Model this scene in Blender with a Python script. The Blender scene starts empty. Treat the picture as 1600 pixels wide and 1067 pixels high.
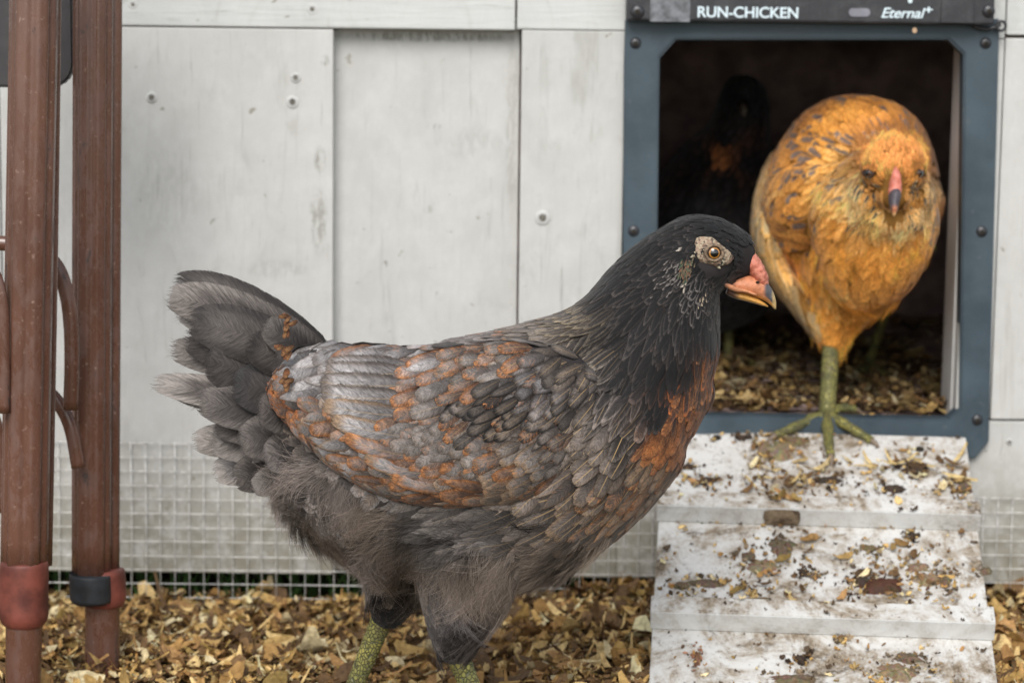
import bpy, bmesh, math, random
import numpy as np
from mathutils import Vector, Matrix, noise
from mathutils.bvhtree import BVHTree
R = math.radians
rng = np.random.default_rng(7); random.seed(7)
sc = bpy.context.scene
COL = sc.collection

# ------------------------------------------------------------------ camera, sky, sun, exposure
FPX, CX, CY = 85 / 36 * 1600, 800.0, 533.5
cam_d = bpy.data.cameras.new('camera'); cam = bpy.data.objects.new('camera', cam_d); COL.objects.link(cam)
cam_d.lens = 85; cam_d.sensor_width = 36; cam_d.clip_start = .05; cam_d.clip_end = 300
CAM = Vector((0, -2.0, .507))
PITCH, ROLL = R(8.0), .012
MROT = Matrix.Rotation(R(90) - PITCH, 3, 'X') @ Matrix.Rotation(ROLL, 3, 'Z')
cam.matrix_world = Matrix.Translation(CAM) @ MROT.to_4x4()
cam_d.dof.use_dof = True; cam_d.dof.focus_distance = 1.57; cam_d.dof.aperture_fstop = 9
sc.camera = cam
w = bpy.data.worlds.new('World'); sc.world = w; w.use_nodes = True
wn = w.node_tree; bg = wn.nodes['Background']
sky = wn.nodes.new('ShaderNodeTexSky'); sky.sky_type = 'NISHITA'; sky.sun_disc = False
SUN_EL, SUN_AZ = R(40), R(-9)          # azimuth measured from the camera side towards the left
sky.sun_elevation = SUN_EL; sky.sun_rotation = R(180 + 9)
hs = wn.nodes.new('ShaderNodeHueSaturation'); hs.inputs['Saturation'].default_value = .38
wn.links.new(sky.outputs[0], hs.inputs['Color']); wn.links.new(hs.outputs[0], bg.inputs[0])
bg.inputs[1].default_value = .12
sun_d = bpy.data.lights.new('sun', 'SUN'); sun_d.energy = 1.5; sun_d.angle = R(32); sun_d.color = (1, .965, .92)
sun = bpy.data.objects.new('sun', sun_d); COL.objects.link(sun)
sdir = Vector((math.sin(SUN_AZ) * math.cos(SUN_EL), -math.cos(SUN_AZ) * math.cos(SUN_EL), math.sin(SUN_EL)))
sun.rotation_euler = sdir.to_track_quat('Z', 'Y').to_euler(); sun.location = (-1, -3, 4)
vs = sc.view_settings; vs.view_transform = 'Standard'; vs.look = 'None'; vs.gamma = 1; vs.exposure = .85
sc.cycles.transparent_max_bounces = 24
sc.cycles.max_bounces = 8

# ------------------------------------------------------------------ measuring helpers
def ray(px, py):
    return (MROT @ Vector((px - CX, -(py - CY), -FPX))).normalized()
def P(px, py, Y):
    d = ray(px, py); return CAM + d * ((Y - CAM.y) / d.y)
def PZ(px, py, z):
    d = ray(px, py); return CAM + d * ((z - CAM.z) / d.z)
def PP(px, py, o, n):
    d = ray(px, py); return CAM + d * ((o - CAM).dot(n) / d.dot(n))
MINV = MROT.transposed()
def proj(p):
    q = MINV @ (Vector(p) - CAM); return CX + FPX * q.x / -q.z, CY - FPX * q.y / -q.z
def S(Y): return (Y - CAM.y) / FPX          # metres per pixel at that depth

# ------------------------------------------------------------------ object helpers
def tag(o, label=None, cat=None, group=None, kind=None):
    if label: o['label'] = label
    if cat: o['category'] = cat
    if group: o['group'] = group
    if kind: o['kind'] = kind
    return o
def empty(name, loc):
    o = bpy.data.objects.new(name, None); o.location = loc; o.empty_display_size = .02; COL.objects.link(o); return o
def root_offset(parent):
    v = Vector((0, 0, 0))
    while parent is not None: v += parent.location; parent = parent.parent
    return v
def link(name, me, mat, parent=None, smooth=False):
    """mesh in world coordinates -> object under parent"""
    off = root_offset(parent)
    if off.length: me.transform(Matrix.Translation(-off))
    if mat is not None:
        me.materials.clear(); me.materials.append(mat)
    if smooth: me.shade_smooth()
    o = bpy.data.objects.new(name, me); COL.objects.link(o); o.parent = parent
    return o
def from_bm(name, bm, mat, parent=None, smooth=False):
    me = bpy.data.meshes.new(name); bm.to_mesh(me); bm.free(); return link(name, me, mat, parent, smooth)
def pyd(name, v, f, mat, parent=None, smooth=False):
    me = bpy.data.meshes.new(name); me.from_pydata([tuple(x) for x in v], [], f); me.update()
    return link(name, me, mat, parent, smooth)
def box(name, x0, x1, y0, y1, z0, z1, mat, parent=None, bev=.0015, M=None):
    bm = bmesh.new()
    bmesh.ops.create_cube(bm, size=1)
    bmesh.ops.scale(bm, vec=(x1 - x0, y1 - y0, z1 - z0), verts=bm.verts)
    bmesh.ops.translate(bm, vec=((x0 + x1) / 2, (y0 + y1) / 2, (z0 + z1) / 2), verts=bm.verts)
    if bev: bmesh.ops.bevel(bm, geom=list(bm.edges), offset=bev, segments=2, affect='EDGES', profile=.6)
    if M is not None: bmesh.ops.transform(bm, matrix=M, verts=bm.verts)
    return from_bm(name, bm, mat, parent)
def prism(name, pts, y0, y1, mat, parent=None, bev=.001, holes=None):
    """polygon in x,z extruded from y0 (front) to y1"""
    bm = bmesh.new()
    a = [bm.verts.new((x, y0, z)) for x, z in pts]
    f = bm.faces.new(a)
    r = bmesh.ops.extrude_face_region(bm, geom=[f])
    bmesh.ops.translate(bm, vec=(0, y1 - y0, 0), verts=[g for g in r['geom'] if isinstance(g, bmesh.types.BMVert)])
    bmesh.ops.recalc_face_normals(bm, faces=bm.faces)
    if bev: bmesh.ops.bevel(bm, geom=list(bm.edges), offset=bev, segments=2, affect='EDGES')
    return from_bm(name, bm, mat, parent)
def frame_mesh(name, outer, inner, y0, y1, mat, parent, bev=0):
    n = len(outer); v = []; f = []
    for y in (y0, y1):
        v += [(x, y, z) for x, z in outer] + [(x, y, z) for x, z in inner]
    for i in range(n):
        j = (i + 1) % n
        f += [(i, j, n + j, n + i), (2*n+i, 3*n+i, 3*n+j, 2*n+j), (i, 2*n+i, 2*n+j, j), (n+i, n+j, 3*n+j, 3*n+i)]
    bm = bmesh.new(); bv = [bm.verts.new(q) for q in v]
    for q in f: bm.faces.new([bv[k] for k in q])
    bmesh.ops.recalc_face_normals(bm, faces=bm.faces)
    if bev:
        ed = [e for e in bm.edges if e.calc_face_angle(0) > .5]
        bmesh.ops.bevel(bm, geom=ed, offset=bev, segments=2, affect='EDGES')
    return from_bm(name, bm, mat, parent)
def spline(pts, n):
    """catmull-rom through rows of numbers"""
    p = np.array(pts, float); p = np.vstack([2*p[0]-p[1], p, 2*p[-1]-p[-2]])
    out = []
    m = len(p) - 3
    for k in range(n):
        t = k / (n - 1) * m; i = min(int(t), m - 1); t -= i
        a, b, c, d = p[i:i+4]
        out.append(.5*((2*b)+(-a+c)*t+(2*a-5*b+4*c-d)*t*t+(-a+3*b-3*c+d)*t**3))
    return np.array(out)
def tube_geo(rows, seg=16, prof=None, side=None, smooth_n=0):
    """rows: x,y,z,ra,rb ; ra in the plane that holds the path and Z/X, rb along 'side' (default Y)"""
    rows = np.array(rows, float)
    if smooth_n: rows = spline(rows, smooth_n)
    P0 = rows[:, :3]; T = np.gradient(P0, axis=0); T /= np.linalg.norm(T, axis=1)[:, None] + 1e-12
    sd = np.array(side if side is not None else (0, 1, 0), float)
    v = []; f = []
    for i, r in enumerate(rows):
        s = sd - T[i] * sd.dot(T[i]); s /= np.linalg.norm(s)
        u = np.cross(s, T[i])
        for k in range(seg):
            a = 2 * math.pi * k / seg; m = prof(a, i) if prof else 1
            v.append(P0[i] + u * math.cos(a) * r[3] * m + s * math.sin(a) * r[4] * m)
    n = len(rows)
    for i in range(n - 1):
        for k in range(seg):
            j = (k + 1) % seg; f.append((i*seg+k, i*seg+j, (i+1)*seg+j, (i+1)*seg+k))
    f.append(tuple(range(seg))[::-1]); f.append(tuple((n-1)*seg+k for k in range(seg)))
    return v, f
def tube(name, rows, mat, parent=None, **k):
    v, f = tube_geo(rows, **k); o = pyd(name, v, f, mat, parent, True)
    return o
def ellip_geo(c, r, seg=20, rings=12, M=None):
    v = []; f = []
    for i in range(rings + 1):
        th = math.pi * i / rings
        for k in range(seg):
            a = 2*math.pi*k/seg
            q = Vector((r[0]*math.sin(th)*math.cos(a), r[1]*math.sin(th)*math.sin(a), r[2]*math.cos(th)))
            if M is not None: q = M @ q
            v.append(np.array(q) + np.array(c))
    for i in range(rings):
        for k in range(seg):
            j = (k+1) % seg; f.append((i*seg+k, (i+1)*seg+k, (i+1)*seg+j, i*seg+j))
    return v, f
def merge_geo(gs):
    V = []; F = []
    for v, f in gs:
        o = len(V); V += list(v); F += [tuple(a+o for a in q) for q in f]
    return V, F
def remeshed(gs, vox=.004, it=6):
    V, F = merge_geo(gs)
    me = bpy.data.meshes.new('tmp'); me.from_pydata([tuple(q) for q in V], [], F)
    bm = bmesh.new(); bm.from_mesh(me); bmesh.ops.remove_doubles(bm, verts=bm.verts, dist=1e-6)
    bmesh.ops.recalc_face_normals(bm, faces=bm.faces); bm.to_mesh(me); bm.free()
    o = bpy.data.objects.new('tmp', me); COL.objects.link(o)
    m = o.modifiers.new('r', 'REMESH'); m.mode = 'VOXEL'; m.voxel_size = vox
    s = o.modifiers.new('s', 'SMOOTH'); s.factor = .6; s.iterations = it
    bpy.context.view_layer.update()
    dg = bpy.context.evaluated_depsgraph_get()
    out = bpy.data.meshes.new_from_object(o.evaluated_get(dg))
    bpy.data.objects.remove(o); return out

# ------------------------------------------------------------------ materials
class NT:
    def __init__(s, name):
        s.m = bpy.data.materials.new(name); s.m.use_nodes = True; s.t = s.m.node_tree
        s.b = s.t.nodes['Principled BSDF']; s.out = s.t.nodes['Material Output']
        s._c = None
    def n(s, ty, **kw):
        x = s.t.nodes.new('ShaderNode' + ty)
        for k, v in kw.items():
            if hasattr(x, k): setattr(x, k, v)
        return x
    def l(s, a, b): s.t.links.new(a, b)
    def set(s, sock, v):
        if hasattr(v, 'is_linked') or isinstance(v, bpy.types.NodeSocket): s.l(v, sock)
        else: sock.default_value = v
    def coord(s):
        if s._c is None: s._c = s.n('NewGeometry').outputs['Position']
        return s._c
    def noise(s, scale, detail=4, rough=.55, vec=None, stretch=None, dist=0):
        x = s.n('TexNoise'); x.inputs['Scale'].default_value = scale; x.inputs['Detail'].default_value = detail
        x.inputs['Roughness'].default_value = rough; x.inputs['Distortion'].default_value = dist
        v = vec if vec is not None else s.coord()
        if stretch:
            mp = s.n('Mapping'); mp.inputs['Scale'].default_value = stretch; s.l(v, mp.inputs[0]); v = mp.outputs[0]
        s.l(v, x.inputs['Vector']); return x.outputs['Fac']
    def ss(s, v, a, b, lo=0., hi=1.):
        x = s.n('MapRange'); x.interpolation_type = 'SMOOTHSTEP'
        s.set(x.inputs[0], v)
        if a > b: a, b, lo, hi = b, a, hi, lo
        x.inputs[1].default_value = a; x.inputs[2].default_value = b
        x.inputs[3].default_value = lo; x.inputs[4].default_value = hi; return x.outputs[0]
    def math(s, op, a, b=0., c=0.):
        x = s.n('Math'); x.operation = op; s.set(x.inputs[0], a); s.set(x.inputs[1], b)
        if op == 'MULTIPLY_ADD': s.set(x.inputs[2], c)
        return x.outputs[0]
    def mix(s, f, a, b, mode='MIX'):
        x = s.n('Mix'); x.data_type = 'RGBA'; x.blend_type = mode
        s.set(x.inputs[0], f)
        for k, v in ((6, a), (7, b)):
            if isinstance(v, tuple): v = v + (1,) if len(v) == 3 else v
            s.set(x.inputs[k], v)
        return x.outputs[2]
    def attr(s, name):
        x = s.n('Attribute'); x.attribute_name = name; return x
    def bump(s, h, strength=.3, dist=.001):
        x = s.n('Bump'); x.inputs['Strength'].default_value = strength; x.inputs['Distance'].default_value = dist
        s.l(h, x.inputs['Height']); s.l(x.outputs[0], s.b.inputs['Normal'])
    def fin(s, col=None, rough=None, spec=None, metal=None):
        if col is not None: s.set(s.b.inputs['Base Color'], col + (1,) if isinstance(col, tuple) and len(col) == 3 else col)
        if rough is not None: s.set(s.b.inputs['Roughness'], rough)
        if spec is not None: s.set(s.b.inputs['Specular IOR Level'], spec)
        if metal is not None: s.set(s.b.inputs['Metallic'], metal)
        return s.m

def mat_plain(name, col, rough=.5, spec=.5, metal=0, nz=0.2, scale=60):
    t = NT(name); f = t.noise(scale, 5)
    c = t.mix(t.ss(f, .3, .7), tuple(x*(1-nz) for x in col), tuple(min(1, x*(1+nz)) for x in col))
    t.bump(f, .2, .0006); return t.fin(c, rough, spec, metal)
def mat_paintwood(name, base, grain='Z', dirt=.5, seed=0., low=None, spots=()):
    t = NT(name); pos = t.coord()
    off = t.n('VectorMath'); off.operation = 'ADD'; t.l(pos, off.inputs[0]); off.inputs[1].default_value = (seed, seed*.7, seed*1.3); v = off.outputs[0]
    st = {'Z': (1, 1, .07), 'X': (.07, 1, 1)}[grain]
    g = t.noise(260, 5, .6, v, st, .3); g2 = t.noise(70, 4, .6, v, st, 1.2)
    blot = t.noise(16, 6, .62, v, (1, 1, .8), .6); blot2 = t.noise(46, 6, .65, v, (1, 1, .45), .8)
    spk = t.noise(420, 2, .5, v); spk2 = t.noise(95, 3, .5, v, None, .4)
    c = t.mix(t.ss(blot, .32, .78), base, tuple(x*.88 for x in base))
    c = t.mix(t.ss(blot2, .54, .78, 0, .42*dirt + .06), c, (.34, .33, .30))
    c = t.mix(t.ss(g2, .57, .78, 0, .42*dirt), c, (.25, .235, .20))
    c = t.mix(t.ss(g, .60, .76, 0, .5*dirt), c, (.2, .19, .165))
    c = t.mix(t.ss(spk2, .70, .76, 0, .8*dirt), c, (.16, .14, .09))
    c = t.mix(t.ss(spk, .77, .80, 0, .4), c, (.12, .10, .07))
    for px_, py_, rx_, rz_, st_ in spots:      # placed smudges: stains, plus a shadow line painted on the panel
        q_ = P(px_, py_, 0); mp = t.n('Mapping'); mp.vector_type = 'TEXTURE'; mp.inputs['Location'].default_value = (q_.x, 0, q_.z); mp.inputs['Scale'].default_value = (rx_*S(0), 10, rz_*S(0)); t.l(pos, mp.inputs[0])
        ln = t.n('VectorMath'); ln.operation = 'LENGTH'; t.l(mp.outputs[0], ln.inputs[0])
        k = t.math('MULTIPLY', t.ss(ln.outputs['Value'], 1.15, .5, 0, st_), t.ss(t.noise(210, 5, .7, v, (1, 1, .35)), .40, .60))
        c = t.mix(k, c, (.21, .205, .175))
    if low is not None:                       # splash dirt near the ground
        sp = t.n('SeparateXYZ'); t.l(pos, sp.inputs[0])
        k = t.ss(sp.outputs[2], low - .03, low - .17, .15, 1)
        k = t.math('MULTIPLY', k, t.ss(t.noise(55, 6, .7, v), .30, .60, .25, .9))
        c = t.mix(k, c, (.22, .20, .15))
    h = t.math('ADD', t.math('MULTIPLY', g, .6), t.math('MULTIPLY', blot2, .8))
    t.bump(h, .6, .0014); return t.fin(c, .58, .35)
WHITE = (.55, .546, .523)
M_wallZ = mat_paintwood('white_paint_board', WHITE, 'Z', .8, 0, .2, ((500, 250, 10, 22, .8), (498, 345, 16, 55, .6), (508, 95, 8, 10, .7), (430, 420, 60, 16, .25), (260, 300, 60, 80, .18), (237, 810, 10, 16, .8), (410, 880, 40, 16, .5)))
M_wallZ2 = mat_paintwood('white_paint_board_b', (.53, .528, .505), 'Z', .95, 3.1, .2)
M_wallX = mat_paintwood('white_paint_rail', (.535, .54, .52), 'X', 1., 5.3)
M_panel = mat_paintwood('white_paint_panel', (.545, .543, .523), 'Z', .6, 9.3, .2, ((668, 58, 150, 9, .9), (682, 200, 8, 6, .5), (668, 330, 10, 8, .4), (740, 230, 50, 30, .2), (600, 416, 6, 6, .9), (800, 200, 12, 160, .3)))  # wide top spot is painted rail shadow; tall spot darkens the right edge
M_jamb = mat_paintwood('white_jamb', (.5, .49, .47), 'Z', .6, 2)
M_inner = mat_plain('coop_inside_wood', (.44, .33, .30), .8, .2, nz=.3, scale=30)
M_frame = None
def mk_frame():
    t = NT('slate_blue_powder_coat'); f = t.noise(18, 6, .65); g = t.noise(300, 3)
    c = t.mix(t.ss(f, .35, .7), (.030, .047, .061), (.052, .077, .094))
    c = t.mix(t.ss(t.noise(120, 5, .7), .62, .75, 0, .5), c, (.16, .17, .165))
    t.bump(g, .25, .0005); return t.fin(c, t.ss(f, .3, .7, .38, .6), .45)
M_frame = mk_frame()
def mk_black():
    t = NT('black_textured_plastic'); f = t.noise(40, 6, .7); g = t.noise(900, 2)
    c = t.mix(t.ss(f, .45, .75), (.018, .018, .021), (.05, .05, .053))
    c = t.mix(t.ss(g, .66, .72, 0, .35), c, (.2, .2, .21))
    t.bump(g, .4, .0005); return t.fin(c, .5, .5)
M_black = mk_black()
M_screw = mat_plain('black_screw', (.02, .02, .023), .35, .6)
M_sticker = mat_plain('worn_grey_sticker', (.14, .145, .155), .45, .5, nz=.5, scale=120)
M_text = mat_plain('pale_print', (.62, .72, .76), .5, .4, nz=.12, scale=500)
M_galv = mat_plain('galvanised_wire', (.58, .57, .54), .4, .5, .15, nz=.35, scale=200)
M_nail = mat_plain('dull_nail', (.16, .15, .125), .8, .2, nz=.5, scale=700)
M_dark = mat_plain('dark_hole', (.03, .026, .02), .9, .1)
def mk_ramp(name, base, face=False):
    t = NT(name); a = t.noise(17, 8, .72, None, (1, .8, 1), .9); b = t.noise(70, 8, .78, None, None, .3); c3 = t.noise(300, 5, .7)
    g = t.noise(150, 4, .6, None, (.12, 1, 1), .4)
    c = t.mix(t.ss(a, .35, .7), base, tuple(x*.86 for x in base))
    k = .3 if face else 1
    c = t.mix(t.ss(g, .62, .78, 0, .4), c, (.3, .28, .24))
    c = t.mix(t.math('MULTIPLY', t.ss(a, .40, .58), t.ss(b, .38, .56, 0, .9*k)), c, (.27, .205, .13))
    c = t.mix(t.math('MULTIPLY', t.ss(b, .54, .64, 0, .9*k), t.ss(c3, .35, .6)), c, (.13, .09, .055))
    c = t.mix(t.math('MULTIPLY', t.ss(a, .52, .63), t.ss(c3, .36, .58, 0, .95*k)), c, (.085, .06, .036))
    c = t.mix(t.ss(c3, .60, .68, 0, .8*k), c, (.07, .045, .03))
    t.bump(t.math('ADD', b, t.math('MULTIPLY', c3, .5)), .5, .0016); return t.fin(c, .65, .35)
M_ramp = mk_ramp('dirty_white_ramp', (.61, .60, .57)); M_cleatf = mk_ramp('white_cleat', (.62, .62, .60), True)
def mk_post():
    t = NT('brown_painted_metal'); f = t.noise(22, 5, .6, None, (1, 1, .5), .3); g = t.noise(90, 6, .72, None, (1, 1, .4), .2)
    c = t.mix(t.ss(f, .35, .7), (.100, .044, .028), (.135, .062, .040))
    c = t.mix(t.ss(g, .63, .68, 0, .9), c, (.035, .022, .018))
    c = t.mix(t.ss(t.noise(260, 5, .7), .62, .68, 0, .6), c, (.34, .23, .18))
    t.bump(g, .22, .0008); return t.fin(c, t.ss(g, .45, .66, .22, .6), .7)
M_post = mk_post()
M_red = mat_plain('red_rubber_cap', (.14, .038, .026), .5, .4, nz=.5, scale=45)
M_blackcap = mat_plain('black_rubber_cap', (.018, .02, .023), .55, .4, nz=.5, scale=60)
M_darkmetal = mat_plain('dark_metal', (.035, .032, .033), .4, .5)
def mk_soil():
    t = NT('dark_soil'); f = t.noise(30, 8, .7)
    c = t.mix(t.ss(f, .35, .7), (.035, .024, .014), (.12, .08, .042)); t.bump(f, .8, .01); return t.fin(c, .9, .2)
M_soil = mk_soil()
def mk_vcol(name, rough=.75, nscale=260, stretch=None, transl=0, spec=.3):
    t = NT(name); a = t.attr('fc'); f = t.noise(nscale, 4, .6, None, stretch)
    c = t.mix(1., a.outputs['Color'], t.mix(t.ss(f, .3, .72), (.68, .66, .62), (1.2, 1.2, 1.2)), 'MULTIPLY')
    t.bump(f, .4, .0008); return t.fin(c, rough, spec)
M_chip = mk_vcol('wood_chips'); M_hair = None
def mk_hair():
    t = NT('down'); a = t.attr('fc'); return t.fin(a.outputs['Color'], .75, .18)
M_hair = mk_hair()

def mk_feather(lo=(.45, .43, .42), hi=(1.28, 1.27, 1.25)):
    t = NT('feather')
    uv = t.n('UVMap'); uv.uv_map = 'uv'; sp = t.n('SeparateXYZ'); t.l(uv.outputs[0], sp.inputs[0])
    u, v = sp.outputs[0], sp.outputs[1]
    a = t.math('ABSOLUTE', v)                         # v is -1..1
    fc = t.attr('fc'); fe = t.attr('fe'); fp = t.attr('fp')
    ps = t.n('SeparateColor'); t.l(fp.outputs['Color'], ps.inputs[0])
    rust, shaft, rnd = ps.outputs[0], ps.outputs[1], ps.outputs[2]
    # barbs run obliquely outwards from the shaft towards the tip
    s = t.math('MULTIPLY', t.math('SUBTRACT', t.math('MULTIPLY', u, 1.), t.math('MULTIPLY', a, .20)), fp.outputs['Alpha'])
    cmb = t.n('CombineXYZ'); t.l(s, cmb.inputs[0]); t.l(t.math('MULTIPLY', v, .10), cmb.inputs[1]); t.l(t.math('MULTIPLY', rnd, 37.), cmb.inputs[2])
    barb = t.noise(15, 4, .7, cmb.outputs[0]); fine = t.noise(60, 2, .6, cmb.outputs[0])
    geo = t.noise(95, 6, .7); blot = t.noise(240, 4, .65)
    e = t.math('MAXIMUM', t.math('MULTIPLY', a, a), t.math('MULTIPLY_ADD', u, 3.2, -2.25))
    c = t.mix(t.ss(t.math('MULTIPLY_ADD', barb, .3, t.math('SUBTRACT', e, .12)), .15, .7), fc.outputs['Color'], fe.outputs['Color'])
    rm = t.ss(t.math('ADD', rust, t.math('ADD', t.math('MULTIPLY', t.math('SUBTRACT', rnd, .5), .75), t.math('MULTIPLY', t.math('SUBTRACT', t.math('ADD', t.math('MULTIPLY', geo, .45), t.math('MULTIPLY', barb, .55)), .5), 2.0))), .45, .75)
    rc = t.mix(t.ss(blot, .35, .65), (.12, .045, .017), (.29, .122, .044))
    c = t.mix(t.math('MULTIPLY', rm, t.ss(e, .0, .7, .45, .95)), c, rc)
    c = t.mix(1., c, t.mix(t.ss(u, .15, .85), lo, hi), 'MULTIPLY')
    c = t.mix(1., c, t.mix(t.ss(barb, .25, .75), (.5, .5, .5), (1.5, 1.5, 1.52)), 'MULTIPLY')
    c = t.mix(1., c, t.mix(t.ss(fine, .3, .7), (.78, .78, .78), (1.2, 1.2, 1.2)), 'MULTIPLY')
    c = t.mix(t.math('MULTIPLY', t.math('MULTIPLY', t.ss(a, .085, .02), shaft), .8), c, (.50, .33, .15))
    al = t.math('ADD', a, t.math('MULTIPLY', fine, t.ss(fp.outputs['Alpha'], 1.5, 3., .55, .36)))
    tip = t.math('ADD', t.math('MULTIPLY_ADD', u, 1., .0), t.math('MULTIPLY', barb, .22))
    al = t.math('MULTIPLY', t.ss(al, 1.24, 1.14), t.ss(tip, 1.10, 1.05))
    t.l(al, t.b.inputs['Alpha'])
    t.b.inputs['Sheen Weight'].default_value = .12
    t.bump(t.math('ADD', barb, fine), .35, .0006)
    return t.fin(c, .66, .22)
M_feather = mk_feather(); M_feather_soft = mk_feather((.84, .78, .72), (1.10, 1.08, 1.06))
def mk_scale():
    t = NT('scaly_leg'); x = t.n('TexVoronoi'); x.feature = 'DISTANCE_TO_EDGE'; x.inputs['Scale'].default_value = 400
    mp = t.n('Mapping'); mp.inputs['Scale'].default_value = (1, 1, .8); t.l(t.coord(), mp.inputs[0]); t.l(mp.outputs[0], x.inputs['Vector'])
    d = t.ss(x.outputs['Distance'], .0, .16)
    f = t.noise(60, 5, .6)
    c = t.mix(t.ss(f, .3, .72), (.10, .105, .036), (.34, .30, .075))
    c = t.mix(d, (.06, .062, .03), c); c = t.mix(t.ss(t.noise(140, 6, .7), .5, .66, 0, .75), c, (.09, .07, .04))
    t.bump(d, .8, .0008); return t.fin(c, .5, .45)
M_leg = mk_scale()
M_claw = mat_plain('claw', (.16, .12, .085), .45, .4)
def mk_beak(y_lo, z_mid, tipx=None, front=False):
    t = NT('beak'); a = t.attr('fc'); f = t.noise(220, 5, .6)
    c = t.mix(1., a.outputs['Color'], t.mix(t.ss(f, .3, .7), (.75, .72, .7), (1.15, 1.12, 1.1)), 'MULTIPLY')
    t.bump(t.noise(500, 4, .7), .6, .0009); return t.fin(c, .42, .45)
M_beak = mk_beak(0, 0)
def mk_skin():
    t = NT('face_skin'); f = t.noise(620, 5, .7); g = t.noise(150, 4, .6)
    c = t.mix(t.ss(g, .35, .65), (.12, .065, .045), (.32, .22, .15))
    c = t.mix(t.ss(f, .47, .60, 0, .75), c, (.50, .44, .30)); c = t.mix(t.ss(t.noise(480, 5), .54, .62, 0, .85), c, (.06, .04, .03))
    t.bump(f, .8, .001); return t.fin(c, .6, .4)
M_skin = mk_skin()

# ------------------------------------------------------------------ ground
GZ = 0.0
def mound(x, y):
    return -.003 - .05*max(0, min(1, (-.16 - y)/.2))*max(0, min(1, (x - .105)/.02))*max(0, min(1, (.345 - x)/.02)) + .010 * (noise.noise(Vector((x*7, y*7, 1.7))) + .5 * noise.noise(Vector((x*19, y*19, 4)))) + .013 * max(0, min(1, (x - .0) / .1))
bm = bmesh.new(); v4 = [bm.verts.new(q) for q in ((-40, -40, -.035), (40, -40, -.035), (40, 40, -.035), (-40, 40, -.035))]; bm.faces.new(v4)
def mk_grassy():
    t = NT('grassy_ground'); f = t.noise(9, 8, .7)
    c = t.mix(t.ss(f, .35, .65), (.05, .04, .022), (.045, .075, .025)); t.bump(f, .6, .02); return t.fin(c, .9, .2)
o = from_bm('ground', bm, mk_grassy()); tag(o, kind='structure')
nx, ny = 150, 120; V = []; F = []
for j in range(ny + 1):
    for i in range(nx + 1):
        x = -1.0 + 2.0 * i / nx; y = -1.35 + 1.6 * j / ny
        e = min(1, min(i, nx - i) / 10, min(j, ny - j) / 10)
        V.append((x, y, -.02 + (mound(x, y) - .004 + .02) * e + .002*noise.noise(Vector((x*90, y*90, 0)))))
for j in range(ny):
    for i in range(nx):
        a = j*(nx+1)+i; F.append((a, a+1, a+nx+2, a+nx+1))
o = pyd('litter_bed', V, F, M_soil, None, True); tag(o, kind='structure')

def flakes(name, items, mat, parent=None):
    """items: (pos, normal, length, width, curl, colour) -> one mesh of curled flakes"""
    V = []; F = []; C = []
    for p, n, L, Wd, curl, col in items:
        n = Vector(n).normalized(); a = random.uniform(0, 6.283)
        t0 = n.orthogonal().normalized(); t = (Matrix.Rotation(a, 3, n) @ t0); s = n.cross(t)
        b = len(V); sk = random.uniform(-.25, .25); th = Wd*.06 + .0004
        rows = []
        for i in range(5):
            q = i / 4 - .5
            wd = Wd * (.5 * (1 - abs(q * 1.7) ** 2.2) + random.uniform(.02, .14))
            up = curl * (q * q * 4) * L * .35
            c0 = p + t * (q * L) + s * (sk * q * L) + n * up
            rows.append((c0 - s * wd + n * random.uniform(-.0006, .0022), c0 + n * curl * Wd * .1, c0 + s * wd + n * random.uniform(-.0006, .0022)))
        for r in rows:
            for k in r: V.append(k)
            C += [col] * 3
        for i in range(4):
            for k in range(2):
                F.append((b+i*3+k, b+i*3+k+1, b+(i+1)*3+k+1, b+(i+1)*3+k))
    me = bpy.data.meshes.new(name); me.from_pydata([tuple(q) for q in V], [], F)
    at = me.color_attributes.new('fc', 'FLOAT_COLOR', 'POINT')
    at.data.foreach_set('color', np.array([list(c) + [1] for c in C], dtype=np.float32).ravel())
    o = link(name, me, mat, parent); return o
CHIPC = [(.54, .35, .125), (.68, .49, .22), (.38, .22, .075), (.20, .115, .05), (.72, .60, .36), (.13, .075, .035), (.44, .25, .10), (.30, .20, .06)]
CW = [.15, .16, .12, .2, .10, .17, .07, .03]
def chipcol():
    c = np.array(CHIPC[rng.choice(len(CHIPC), p=CW)]) * rng.uniform(.75, 1.15); return tuple(np.clip(c, 0, .75))
items = []
for k in range(24000):
    far = k > 18500
    x = rng.uniform(-.85, .85) if far else rng.uniform(-.5, .52)
    y = rng.uniform(-1.2, .05) if far else rng.uniform(-.42, .02)
    if y > -.004: y -= .01
    nrm = Vector((rng.normal(0, .38), rng.normal(0, .38), 1))
    L = float(np.clip(rng.lognormal(math.log(.0088), .6), .0025, .032))
    if .112 < x < .335 and y < -.2: continue
    col = chipcol(); h = rng.uniform(-.002, .011)
    if h < .002: col = tuple(c * .55 for c in col) if False else col
    ar_ = rng.uniform(.16, .62)
    if k % 28 == 0: L = rng.uniform(.025, .05); ar_ = rng.uniform(.04, .09)
    items.append((Vector((x, y, mound(x, y) + h)), nrm, L, L * ar_, rng.uniform(-.3, 1.1), col))
o = flakes('wood_chips', items, M_chip); tag(o, 'golden brown wood chips and leaf litter covering the ground', 'wood chips', kind='stuff')

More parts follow.
